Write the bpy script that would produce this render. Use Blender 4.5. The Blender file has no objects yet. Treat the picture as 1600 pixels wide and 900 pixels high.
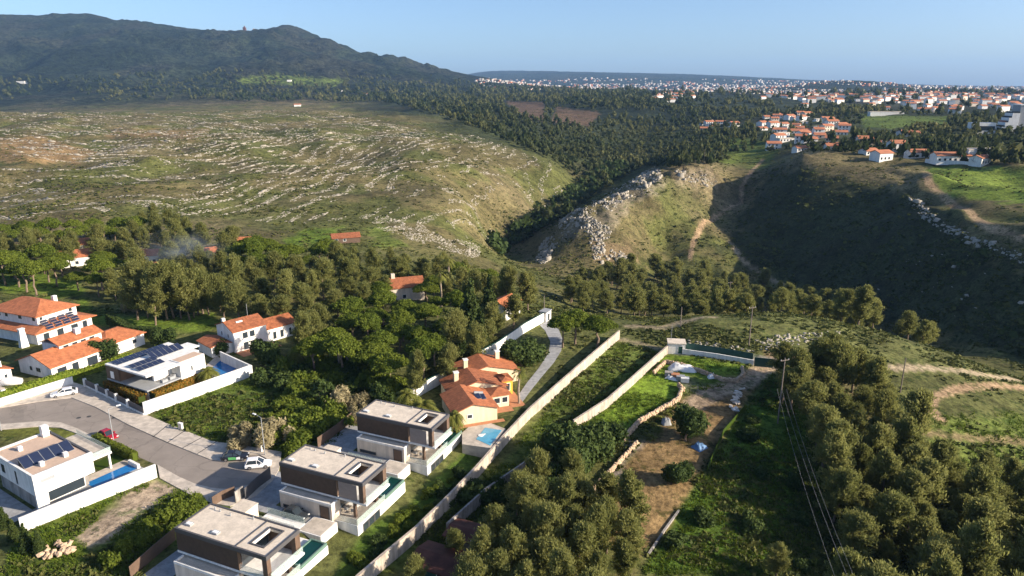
import bpy, math, random
import numpy as np
random.seed(7); RNG = np.random.default_rng(11)
R = math.radians
scene = bpy.context.scene

# ------------------------------------------------------------------ camera
CAM_H = 62.0; FPX = 1100.0; HOR = 133.0            # metres, focal length and horizon row in photo pixels
PITCH = math.atan((450 - HOR) / FPX)
cam_d = bpy.data.cameras.new('camera'); cam = bpy.data.objects.new('camera', cam_d)
scene.collection.objects.link(cam); scene.camera = cam
cam.location = (0, 0, CAM_H); cam.rotation_euler = (math.pi / 2 - PITCH, 0, 0)
cam_d.sensor_width = 36.0; cam_d.lens = 36.0 * FPX / 1600.0
cam_d.clip_start = 1.0; cam_d.clip_end = 60000.0

# ------------------------------------------------------------------ sky, sun, exposure
SUN_EL = R(22.2); SUN_AZ = R(-15.0)                 # azimuth measured from +x towards +y
sdir = (math.cos(SUN_EL) * math.cos(SUN_AZ), math.cos(SUN_EL) * math.sin(SUN_AZ), math.sin(SUN_EL))
world = bpy.data.worlds.new('World'); scene.world = world; world.use_nodes = True
wn = world.node_tree.nodes; wl = world.node_tree.links; wn.clear()
sky = wn.new('ShaderNodeTexSky'); sky.sky_type = 'NISHITA'; sky.sun_disc = False
sky.sun_elevation = SUN_EL; sky.sun_rotation = math.atan2(sdir[0], sdir[1])
sky.altitude = 150; sky.air_density = 0.7; sky.dust_density = 1.6; sky.ozone_density = 3.0
bg = wn.new('ShaderNodeBackground'); bg.inputs[1].default_value = 0.104
wo = wn.new('ShaderNodeOutputWorld')
wl.new(sky.outputs[0], bg.inputs[0]); wl.new(bg.outputs[0], wo.inputs[0])
sun_d = bpy.data.lights.new('sun', 'SUN'); sun_d.energy = 5.0; sun_d.angle = R(0.5); sun_d.color = (1.0, 0.87, 0.70)
sun = bpy.data.objects.new('sun', sun_d); scene.collection.objects.link(sun)
from mathutils import Vector
sun.rotation_euler = Vector(sdir).to_track_quat('Z', 'Y').to_euler()
vs = scene.view_settings; vs.view_transform = 'Standard'; vs.look = 'None'; vs.gamma = 1.0; vs.exposure = 1.0
vs.use_curve_mapping = False
cy = scene.cycles; cy.max_bounces = 5; cy.diffuse_bounces = 2; cy.glossy_bounces = 2; cy.transmission_bounces = 4
cy.transparent_max_bounces = 8; cy.volume_bounces = 0; cy.use_denoising = True

# ------------------------------------------------------------------ picking a place on the land from a photo pixel
cP, sP = math.cos(PITCH), math.sin(PITCH)
def ray(u, v):
    x = (u - 800) / FPX; y = -(v - 450) / FPX
    return np.array([x, cP + y * sP, -sP + y * cP])
def P(u, v, z=0.0):
    d = ray(u, v); t = (z - CAM_H) / d[2]
    return np.array([d[0] * t, d[1] * t, z])
def D(u, zc, z):                                    # point of azimuth u, at depth zc, height z
    y = (zc - (CAM_H - z) * sP) / cP
    return np.array([(u - 800) / FPX * zc, y, z])
def proj(x, y, z):
    dz = z - CAM_H
    zc = y * cP - dz * sP; yc = y * sP + dz * cP
    zc = np.where(np.abs(zc) < 1e-3, 1e-3, zc)
    u = np.where(zc > 0, 800 + FPX * x / zc, -9999); v = np.where(zc > 0, 450 - FPX * yc / zc, -9999)
    return u, v

def hash2(ix, iy, s):
    n = (ix.astype(np.int64) * 374761393 + iy.astype(np.int64) * 668265263 + s * 1442695041) & 0xFFFFFFFF
    n = ((n ^ (n >> 13)) * 1274126177) & 0xFFFFFFFF
    return ((n ^ (n >> 16)) & 0xFFFF) / 65535.0
def vnoise(x, y, s=0):
    ix = np.floor(x); iy = np.floor(y); fx = x - ix; fy = y - iy
    fx = fx * fx * (3 - 2 * fx); fy = fy * fy * (3 - 2 * fy)
    a = hash2(ix, iy, s); b = hash2(ix + 1, iy, s); c = hash2(ix, iy + 1, s); d = hash2(ix + 1, iy + 1, s)
    return (a * (1 - fx) + b * fx) * (1 - fy) + (c * (1 - fx) + d * fx) * fy
def fbm(x, y, s=0, o=4):
    t = 0; a = 0.5
    for i in range(o):
        t = t + a * vnoise(x * 2 ** i, y * 2 ** i, s + i * 17); a *= 0.5
    return t / (1 - 0.5 ** o)
def inpoly(px, py, poly):
    px = np.asarray(px, float); py = np.asarray(py, float); r = np.zeros(px.shape, bool); n = len(poly)
    for i in range(n):
        x1, y1 = poly[i][:2]; x2, y2 = poly[(i + 1) % n][:2]
        c = ((y1 > py) != (y2 > py)) & (px < (x2 - x1) * (py - y1) / ((y2 - y1) if y2 != y1 else 1e-9) + x1)
        r ^= c
    return r
def dist_line(px, py, pts):
    d = np.full(np.shape(px), 1e9)
    for (x1, y1), (x2, y2) in zip(pts[:-1], pts[1:]):
        dx, dy = x2 - x1, y2 - y1; t = np.clip(((px - x1) * dx + (py - y1) * dy) / (dx * dx + dy * dy + 1e-9), 0, 1)
        d = np.minimum(d, np.hypot(px - x1 - t * dx, py - y1 - t * dy))
    return d
def sstep(a, b, x):
    t = np.clip((x - a) / (b - a), 0, 1); return t * t * (3 - 2 * t)

# ------------------------------------------------------------------ heights of the land
CP = []
def cp(u, v, z): CP.append(P(u, v, z))
def cd(u, zc, z): CP.append(D(u, zc, z))
for u, v in [(-300, 900), (0, 900), (300, 900), (0, 700), (200, 650), (400, 700), (100, 560), (300, 540), (450, 560), (600, 640), (700, 600), (-200, 600), (800, 560), (870, 500), (500, 500), (100, 480), (300, 450), (-200, 480)]: cp(u, v, 0)
for q in [(850, 640, -1.6), (760, 760, -2.8), (650, 880, -3.0), (960, 560, -.6), (1060, 740, -3), (1000, 860, -4), (1100, 640, -2), (1180, 570, -1), (1050, 560, -.8), (1000, 620, -1.6),
          (1200, 880, -6), (1400, 880, -9), (1600, 880, -12), (1900, 880, -14), (1300, 700, -5), (1500, 720, -8), (1600, 640, -9), (1450, 600, -5), (1350, 570, -3),
          (1000, 505, -1), (1100, 497, -.5), (1200, 490, -.5), (1300, 505, -2), (1400, 530, -4), (1500, 560, -7), (1600, 600, -10), (1800, 640, -14),
          (950, 492, -4), (900, 450, -28), (1000, 450, -36),
          (1200, 430, -44), (1300, 470, -42), (1400, 505, -37), (1500, 540, -31), (1600, 565, -27), (1800, 590, -24),
          (1250, 250, 10), (1350, 265, 7), (1430, 295, 4), (1500, 345, 0), (1560, 380, -3), (1600, 405, -5), (1800, 470, -6),
          (1600, 300, 4), (1450, 270, 7), (1600, 262, 12), (1500, 250, 13), (1800, 300, 10),
          (1190, 255, -5), (1155, 320, -24), (1080, 395, -36), (1120, 340, -27),
          (890, 345, -19), (945, 318, -11), (1010, 280, -3), (1100, 262, 0), (850, 388, -34), (900, 405, -32), (960, 420, -36), (960, 352, -18), (1040, 380, -34), (1030, 330, -17),
          (790, 388, -42), (840, 335, -40), (900, 300, -33), (955, 272, -27), (1010, 245, -18),
          (700, 392, -7), (740, 330, -9), (760, 372, -24), (600, 300, 0), (500, 350, 0), (400, 330, 1), (200, 340, 2), (0, 340, 2), (-300, 340, 2), (600, 370, -1), (760, 290, -8), (820, 300, -20),
          (0, 250, 8), (200, 250, 9), (400, 250, 6), (600, 250, 5), (750, 250, 0), (860, 262, -12), (900, 240, -12), (0, 180, 14), (300, 180, 14), (500, 180, 17), (700, 190, 10), (850, 190, 6), (-300, 200, 14),
          (1000, 200, -4), (1100, 235, -3), (1150, 220, 3), (1250, 222, 9), (1400, 228, 13), (1600, 232, 15), (1550, 190, 21), (1300, 170, 20), (1000, 165, 22), (1800, 220, 18)]: cp(*q)
for u in (950, 1100, 1250): cd(u, 255, -20)
for u, zc, z in [(1400, 245, -24), (1600, 215, -24), (1250, 320, -38), (1000, 300, -32)]: cd(u, zc, z)
for u in (-300, 0, 250, 500): cd(u, 2500, 46)
for u in (750, 1000, 1250, 1500, 1800): cd(u, 2600, 34); cd(u, 6000, 40)
CREST = [(-300, 45), (-100, 30), (0, 31), (60, 33), (110, 31), (140, 28), (165, 33), (185, 41), (225, 38), (255, 45), (300, 52), (350, 56), (392, 55), (415, 55), (432, 48), (450, 44), (468, 48), (490, 59), (520, 72), (560, 86), (600, 94), (650, 103), (700, 111)]
for u, v in CREST:
    h = 62 + (133 - v) / 1100 * 4500
    cd(u, 4500, h)
for u, v in CREST[::3]:
    h = 62 + (133 - v) / 1100 * 4500
    cd(u, 3400, 40 + .50 * (h - 60)); cd(u, 6500, 90); cd(u, 12000, 60)
for u, v in [(760, 113), (830, 114), (900, 117), (1000, 118), (1100, 120), (1180, 124), (1245, 126), (1330, 131), (1450, 134), (1600, 136), (1800, 136)]:
    cd(u, 12000, 62 + (133 - v) / 1100 * 12000); cd(u, 16000, 40)
for u, v in [(1240, 133), (1290, 127), (1350, 127), (1390, 131), (1430, 136)]: cd(u, 4300, 62 + (133 - v) / 1100 * 4300)
cd(1340, 3500, 40); cd(1340, 5000, 45)
CP.append(np.array([0, 30, -1.0])); CP.append(np.array([-40, 40, 0.0])); CP.append(np.array([40, 45, -6.0]))
CP = np.array(CP)
def qdom(x, y):
    th = np.arctan2(x, y); r = np.hypot(x, y) + 1e-6
    return np.clip(th, -0.85, 0.85) * 2.2, np.log(np.clip(r, 30, 20000))
def tps_fit():
    a, b = qdom(CP[:, 0], CP[:, 1]); n = len(a)
    d2 = (a[:, None] - a[None]) ** 2 + (b[:, None] - b[None]) ** 2
    K = np.power(d2 + 1e-12, 0.75); K[np.arange(n), np.arange(n)] = 0.0004
    M = np.zeros((n + 3, n + 3)); M[:n, :n] = K; M[:n, n] = 1; M[:n, n + 1] = a; M[:n, n + 2] = b; M[n:, :n] = M[:n, n:].T
    return a, b, np.linalg.solve(M, np.concatenate([CP[:, 2], [0, 0, 0]]))
TA, TB, TW = tps_fit()
def tps(x, y):
    a, b = qdom(x, y); out = np.empty(a.shape); n = len(TA)
    fa, fb, fo = a.ravel(), b.ravel(), out.ravel()
    for i in range(0, len(fa), 20000):
        A = fa[i:i + 20000, None]; B = fb[i:i + 20000, None]
        d2 = (A - TA) ** 2 + (B - TB) ** 2 + 1e-12
        fo[i:i + 20000] = (np.sqrt(d2) * np.sqrt(np.sqrt(d2))) @ TW[:n] + TW[n] + TW[n + 1] * A[:, 0] + TW[n + 2] * B[:, 0]
    return fo.reshape(a.shape)
# the three villas of the row share one frame: x along the house, y to the back
VAZ = R(-23.2)
VILLAS = [(-43.9, 79.4), (-35.5, 95.9), (-27.3, 112.7)]
def vloc(k, x, y):
    ox, oy = VILLAS[k]; c, s = math.cos(VAZ), math.sin(VAZ)
    return (ox + x * c - y * s, oy + x * s + y * c)
FLAT = [(-400, 40), (-60, 40)] + [vloc(0, 9, -12), vloc(0, 9, 12), vloc(1, 9, -2), vloc(1, 9, 12), vloc(2, 9, -2), vloc(2, 9.5, 12)] + \
       [tuple(P(u, v)[:2]) for u, v in [(716, 668), (772, 676), (800, 655), (838, 622), (880, 580), (930, 540), (930, 505), (800, 468), (500, 470), (200, 470), (-200, 455), (-700, 460)]]
def height(x, y):
    x = np.asarray(x, float); y = np.asarray(y, float)
    z = tps(x, y); r = np.hypot(x, y); th = np.abs(np.arctan2(x, y))
    z = z * (1 - sstep(0.85, 1.7, th)) + (-6.0) * sstep(0.85, 1.7, th)
    rel = (fbm(x / 60, y / 60, 3) - .5) * 5.0 * sstep(210, 420, r) + (fbm(x / 9, y / 9, 5, 3) - .5) * 0.9 * sstep(120, 220, r)
    rel = rel + (np.abs(fbm(x / 420, y / 420, 9) - .5) * -2 + .35) * 95 * sstep(2300, 3800, r) * (1 - sstep(4200, 4700, r)) * sstep(.05, .2, -np.arctan2(x, y))
    rel = rel + (fbm(x / 160, y / 160, 13) - .5) * 14 * sstep(2000, 3500, r) + (fbm(x / 30, y / 30, 19, 3) - .5) * 5 * sstep(300, 500, r) * (1 - sstep(2000, 3000, r)) * .5
    sp = np.exp(-(dist_line(x, y, [(38, 425), (58, 445), (98, 505), (150, 545)]) / 17.0) ** 2)
    rel = rel + ((np.abs(fbm(x / 16, y / 16, 53, 4) - .5) * -2 + .35) * 11 + (fbm(x / 4, y / 4, 55, 2) - .5) * 2.2) * sp
    rh = sstep(.14, .24, np.arctan2(x, y)) * sstep(235, 300, r) * (1 - sstep(560, 640, r))
    rel = rel + rh * ((np.abs(fbm(x / 70, y / 70, 57, 3) - .5) * -2 + .3) * 9 + .75 * np.sin((z + (fbm(x / 40, y / 40, 58, 2) - .5) * 6) * 1.5))
    pl_ = sstep(330, 480, r) * (1 - sstep(1500, 2400, r)) * sstep(-.02, .10, -np.arctan2(x, y))
    rel = rel + ((np.abs(fbm(x / 150, y / 190, 43, 4) - .5) * -2 + .3) * 17 + (fbm(x / 45, y / 45, 47, 3) - .5) * 5) * pl_
    mt = sstep(2500, 3300, r) * (1 - sstep(4350, 4600, r)) * sstep(.02, .12, -np.arctan2(x, y))
    rel = rel + ((np.abs(fbm(x / 260, y / 330, 23, 4) - .5) * -2 + .25) * 70 + (fbm(x / 60, y / 60, 29, 3) - .5) * 26) * mt
    rel = rel + (fbm(x / 70, y / 70, 27, 4) - .5) * 34 * sstep(3600, 4200, r) * (1 - sstep(5200, 5800, r)) * sstep(.1, .16, -np.arctan2(x, y))
    z = z + rel
    dd = dist_line(x, y, FLAT + [FLAT[0]]); ins = inpoly(x, y, FLAT)
    w = np.where(ins, 1.0, 1 - sstep(0.0, 2.2, dd))
    return z * (1 - w)
def gz(x, y): return float(height(np.array([x]), np.array([y]))[0])
def G(u, v, h=0.0):                                  # the spot of the land (raised by h) seen at a photo pixel
    d = ray(u, v); t = np.geomspace(45, 15000, 500)
    x, y, z = d[0] * t, d[1] * t, CAM_H + d[2] * t
    below = z < height(x, y) + h
    i = int(np.argmax(below)) if below.any() else len(t) - 1
    lo, hi = t[max(i - 1, 0)], t[i]
    t = np.linspace(lo, hi, 60); x, y, z = d[0] * t, d[1] * t, CAM_H + d[2] * t
    below = z < height(x, y) + h; i = int(np.argmax(below)) if below.any() else 59
    return np.array([x[i], y[i], z[i] - h])

# ------------------------------------------------------------------ materials
MATS = {}
def nt(name):
    m = bpy.data.materials.new(name); m.use_nodes = True; n = m.node_tree.nodes; l = m.node_tree.links
    MATS[name] = m; return m, n, l, n['Principled BSDF']
def N(n, t, **k):
    o = n.new(t)
    for a, b in k.items(): setattr(o, a, b)
    return o
def mat(name, col, rough=.8, var=.18, scale=1.2, bump=0.0, bscale=8.0, metal=0.0, spec=.3, coat=0.0):
    m, n, l, b = nt(name)
    tc = N(n, 'ShaderNodeTexCoord'); ns = N(n, 'ShaderNodeTexNoise'); ns.inputs['Scale'].default_value = scale; ns.inputs['Detail'].default_value = 6
    ns.inputs['Roughness'].default_value = .65
    l.new(tc.outputs['Object'], ns.inputs['Vector'])
    mr = N(n, 'ShaderNodeMapRange'); mr.inputs[1].default_value = .3; mr.inputs[2].default_value = .7; mr.inputs[3].default_value = 1 - var; mr.inputs[4].default_value = 1 + var
    l.new(ns.outputs[0], mr.inputs[0])
    mx = N(n, 'ShaderNodeMix', data_type='RGBA', blend_type='MULTIPLY'); mx.inputs[0].default_value = 1; mx.inputs[6].default_value = (*col, 1)
    l.new(mr.outputs[0], mx.inputs[7]); l.new(mx.outputs[2], b.inputs['Base Color'])
    b.inputs['Roughness'].default_value = rough; b.inputs['Metallic'].default_value = metal; b.inputs['Specular IOR Level'].default_value = spec
    b.inputs['Coat Weight'].default_value = coat
    if bump:
        n2 = N(n, 'ShaderNodeTexNoise'); n2.inputs['Scale'].default_value = bscale; n2.inputs['Detail'].default_value = 4; l.new(tc.outputs['Object'], n2.inputs['Vector'])
        bp = N(n, 'ShaderNodeBump'); bp.inputs['Strength'].default_value = bump; bp.inputs['Distance'].default_value = .1
        l.new(n2.outputs[0], bp.inputs['Height']); l.new(bp.outputs[0], b.inputs['Normal'])
    return m
def mat_wave(name, col, col2, axis, scale, rough=.7, var=.25, bump=.6):   # tile courses, boards
    m = mat(name, col, rough, var, 1.5); n = m.node_tree.nodes; l = m.node_tree.links; b = n['Principled BSDF']
    tc = N(n, 'ShaderNodeTexCoord'); w = N(n, 'ShaderNodeTexWave', wave_type='BANDS', bands_direction=axis); w.inputs['Scale'].default_value = scale; w.inputs['Distortion'].default_value = .3
    l.new(tc.outputs['Object'], w.inputs['Vector'])
    src = b.inputs['Base Color'].links[0].from_socket
    mx = N(n, 'ShaderNodeMix', data_type='RGBA'); l.new(w.outputs[1], mx.inputs[0]); l.new(src, mx.inputs[6]); 
    m2 = N(n, 'ShaderNodeMix', data_type='RGBA', blend_type='MULTIPLY'); m2.inputs[0].default_value = 1; l.new(src, m2.inputs[6]); m2.inputs[7].default_value = (*col2, 1)
    l.new(m2.outputs[2], mx.inputs[7]); l.new(mx.outputs[2], b.inputs['Base Color'])
    bp = N(n, 'ShaderNodeBump'); bp.inputs['Strength'].default_value = bump; bp.inputs['Distance'].default_value = .05
    l.new(w.outputs[1], bp.inputs['Height']); l.new(bp.outputs[0], b.inputs['Normal'])
    return m
def mat_leaf(name, col, col2, trans=.25, obj_var=.35):
    m, n, l, b = nt(name)
    at = N(n, 'ShaderNodeAttribute', attribute_name='tint'); oi = N(n, 'ShaderNodeObjectInfo')
    ad = N(n, 'ShaderNodeMath', operation='MULTIPLY_ADD'); l.new(oi.outputs['Random'], ad.inputs[0]); ad.inputs[1].default_value = obj_var; l.new(at.outputs['Fac'], ad.inputs[2])
    mx = N(n, 'ShaderNodeMix', data_type='RGBA'); mx.inputs[6].default_value = (*col, 1); mx.inputs[7].default_value = (*col2, 1); l.new(ad.outputs[0], mx.inputs[0])
    l.new(mx.outputs[2], b.inputs['Base Color']); b.inputs['Roughness'].default_value = .75; b.inputs['Specular IOR Level'].default_value = .15
    tr = N(n, 'ShaderNodeBsdfTranslucent'); l.new(mx.outputs[2], tr.inputs[0])
    ms = N(n, 'ShaderNodeMixShader'); ms.inputs[0].default_value = trans
    l.new(b.outputs[0], ms.inputs[1]); l.new(tr.outputs[0], ms.inputs[2]); l.new(ms.outputs[0], n['Material Output'].inputs[0])
    return m
def mat_glass(name, col, alpha):
    m, n, l, b = nt(name); b.inputs['Base Color'].default_value = (*col, 1); b.inputs['Roughness'].default_value = .05; b.inputs['Alpha'].default_value = alpha
    return m
def weather(m, lo, sx=.9, sz=.12, seed=0.0):       # rain streaks and blotches down a rendered wall
    n = m.node_tree.nodes; l = m.node_tree.links; b = n['Principled BSDF']; src = b.inputs['Base Color'].links[0].from_socket
    ge = N(n, 'ShaderNodeNewGeometry'); mp = N(n, 'ShaderNodeMapping'); mp.inputs['Scale'].default_value = (sx, sx, sz); mp.inputs['Location'].default_value = (seed, 0, 0); l.new(ge.outputs['Position'], mp.inputs[0])
    t = N(n, 'ShaderNodeTexNoise'); t.inputs['Scale'].default_value = 1.6; t.inputs['Detail'].default_value = 6; t.inputs['Roughness'].default_value = .7; l.new(mp.outputs[0], t.inputs['Vector'])
    r = N(n, 'ShaderNodeMapRange'); r.inputs[1].default_value = .38; r.inputs[2].default_value = .62; r.inputs[3].default_value = lo; r.inputs[4].default_value = 1.04; l.new(t.outputs[0], r.inputs[0])
    x = N(n, 'ShaderNodeMix', data_type='RGBA', blend_type='MULTIPLY'); x.inputs[0].default_value = 1; l.new(src, x.inputs[6]); l.new(r.outputs[0], x.inputs[7]); l.new(x.outputs[2], b.inputs['Base Color'])
white = mat('white_render', (.80, .78, .74), .8, .06, .8)
cream = mat('cream_render', (.70, .60, .49), .85, .08, .8)
yellow = mat('yellow_render', (.74, .62, .42), .85, .07, .8)
ochre = mat('ochre_render', (.75, .42, .06), .8, .06)
roof_or = mat_wave('terracotta_tiles', (.56, .205, .090), (.66, .6, .58), 'X', 1.5)
roof_rd = mat_wave('old_terracotta_tiles', (.40, .145, .065), (.55, .5, .5), 'X', 1.5, var=.45)
roof_far = mat('far_terracotta', (.42, .165, .085), .85, .3, .15)
roof_rust = mat('rusty_sheet', (.11, .042, .028), .75, .4, .5)
wood = mat_wave('brown_board_cladding', (.115, .075, .052), (.5, .5, .5), 'X', 2.2, .65, .2, .8)
woodf = mat('brown_timber', (.13, .085, .06), .65, .2)
shut = mat_wave('pale_slats', (.42, .34, .30), (.6, .6, .6), 'X', 3.0, .6, .1, .8)
gravel = mat('roof_gravel', (.66, .57, .46), .95, .12, 3.0, .3, 30)
pink = mat('roof_pink_gravel', (.55, .40, .30), .95, .1, 3.0, .3, 30)
dgrey = mat('dark_metal_trim', (.085, .082, .085), .5, .1)
mgrey = mat('grey_metal', (.30, .31, .32), .5, .1)
paving = mat('pale_paving', (.56, .49, .41), .85, .12, .6, .2, 6)
concrete = mat('driveway_concrete', (.36, .36, .36), .85, .12, .5)
asphalt = mat('worn_asphalt', (.25, .215, .185), .9, .16, .22, .3, 20)
darkm = mat('dark_drain_iron', (.05, .05, .05), .7, .2)
beigewall = mat('weathered_plaster', (.52, .44, .36), .9, .22, .5, .2, 4)
greywall = mat('grey_block_wall', (.36, .33, .30), .9, .25, .6, .3, 5)
stone = mat('limestone', (.35, .315, .255), .95, .3, 1.3, .6, 5)
warmstone = mat('warm_field_stone', (.50, .36, .24), .95, .3, 1.2, .6, 5)
terra_pave = mat('terracotta_paving', (.45, .20, .10), .85, .15)
pv = mat('solar_cell', (.02, .028, .06), .18, .1, 1, spec=.6)
glassd = mat('dark_window_glass', (.03, .04, .05), .08, .1, 1, spec=.6)
glassg = mat_glass('railing_glass', (.55, .68, .64), .30)
poolblue = mat('pool_water_blue', (.015, .16, .42), .06, .1, .6, .15, 3, spec=.5)
poolpale = mat('pool_water_pale', (.10, .36, .52), .06, .15, .6, .15, 3, spec=.5)
poolgreen = mat('pool_water_green', (.006, .045, .036), .06, .1, .6, .15, 3, spec=.5)
greengate = mat('dark_green_sheet', (.02, .07, .06), .6, .1)
bark = mat('pine_bark', (.20, .145, .105), .95, .3, 2, .6, 6)
palebark = mat('pale_palm_bark', (.30, .24, .18), .95, .3, 2, .6, 6)
wire_m = mat('wire_metal', (.26, .25, .24), .5, .05)
polewood = mat('weathered_pole', (.20, .165, .14), .9, .2)
carwhite = mat('car_paint_white', (.78, .78, .80), .25, .02, coat=.6)
carred = mat('car_paint_red', (.32, .012, .02), .25, .02, coat=.6)
carblack = mat('car_paint_black', (.012, .012, .016), .25, .02, coat=.6)
carteal = mat('car_paint_green', (.12, .42, .14), .3, .02, coat=.6)
cargrey = mat('car_paint_grey', (.03, .035, .04), .25, .02, coat=.6)
tyre_m = mat('tyre_rubber', (.02, .02, .02), .9, .1)
rim_m = mat('wheel_rim', (.45, .45, .46), .35, .05, metal=.8)
lampw = mat('lamp_lens', (.8, .8, .78), .2, .02)
lampr = mat('tail_lens', (.35, .01, .01), .2, .02)
bluetarp = mat('blue_tarpaulin', (.12, .22, .38), .6, .2, 2, .4, 3)
whitetarp = mat('white_sheeting', (.78, .77, .75), .6, .06, 1.5, .5, 2)
L_um = mat_leaf('umbrella_pine_needles', (.075, .115, .014), (.185, .220, .030), .42)
L_al = mat_leaf('aleppo_pine_needles', (.140, .160, .044), (.290, .285, .092), .55)
L_dk = mat_leaf('dark_broad_leaves', (.032, .058, .015), (.090, .125, .032), .35)
L_cn = mat_leaf('conifer_needles', (.030, .055, .014), (.085, .110, .028), .35)
L_pm = mat_leaf('palm_fronds', (.060, .085, .015), (.170, .170, .035))
L_rd = mat_leaf('dry_reed', (.22, .19, .10), (.42, .36, .21), .4)
L_sh = mat_leaf('scrub_leaves', (.040, .060, .014), (.130, .130, .036), .25, .0)
L_gr = mat_leaf('grass_blades', (.055, .095, .010), (.150, .200, .022), .3, .0)
L_hd = mat_leaf('hedge_leaves', (.10, .16, .015), (.22, .26, .03))
L_ho = mat_leaf('red_tipped_hedge', (.05, .07, .012), (.30, .14, .02), .25, .0)
L_wd = mat_leaf('far_wood_leaves', (.040, .056, .018), (.165, .160, .055), .4, .0)

for m_, lo in ((white, .84), (cream, .82), (yellow, .86), (beigewall, .62), (greywall, .6), (gravel, .85), (roof_or, .72), (paving, .72), (concrete, .7)): weather(m_, lo, .5 if m_ in (gravel, paving, concrete, roof_or) else .9, .5 if m_ in (gravel, paving, concrete, roof_or) else .12)
n = asphalt.node_tree.nodes; l = asphalt.node_tree.links; b = n['Principled BSDF']; src = b.inputs['Base Color'].links[0].from_socket   # cracks and repair patches
ge = N(n, 'ShaderNodeNewGeometry'); vo = N(n, 'ShaderNodeTexVoronoi', feature='DISTANCE_TO_EDGE'); vo.inputs['Scale'].default_value = .16; wv = N(n, 'ShaderNodeTexNoise'); wv.inputs['Scale'].default_value = .5; wv.inputs['Detail'].default_value = 5
mxv = N(n, 'ShaderNodeMix', data_type='RGBA', blend_type='LINEAR_LIGHT'); mxv.inputs[0].default_value = .9; l.new(ge.outputs['Position'], wv.inputs['Vector']); l.new(ge.outputs['Position'], mxv.inputs[6]); l.new(wv.outputs[1], mxv.inputs[7]); l.new(mxv.outputs[2], vo.inputs['Vector'])
r = N(n, 'ShaderNodeMapRange'); r.inputs[1].default_value = .004; r.inputs[2].default_value = .02; r.inputs[3].default_value = .82; r.inputs[4].default_value = 1; l.new(vo.outputs['Distance'], r.inputs[0])
v2 = N(n, 'ShaderNodeTexVoronoi'); v2.inputs['Scale'].default_value = .09; l.new(mxv.outputs[2], v2.inputs['Vector']); r2 = N(n, 'ShaderNodeMapRange'); r2.inputs[3].default_value = .84; r2.inputs[4].default_value = 1.14; l.new(v2.outputs['Color'], r2.inputs[0])
pm = N(n, 'ShaderNodeMath', operation='MULTIPLY'); l.new(r.outputs[0], pm.inputs[0]); l.new(r2.outputs[0], pm.inputs[1]); xx = N(n, 'ShaderNodeMix', data_type='RGBA', blend_type='MULTIPLY'); xx.inputs[0].default_value = 1; l.new(src, xx.inputs[6]); l.new(pm.outputs[0], xx.inputs[7]); l.new(xx.outputs[2], b.inputs['Base Color'])

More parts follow.
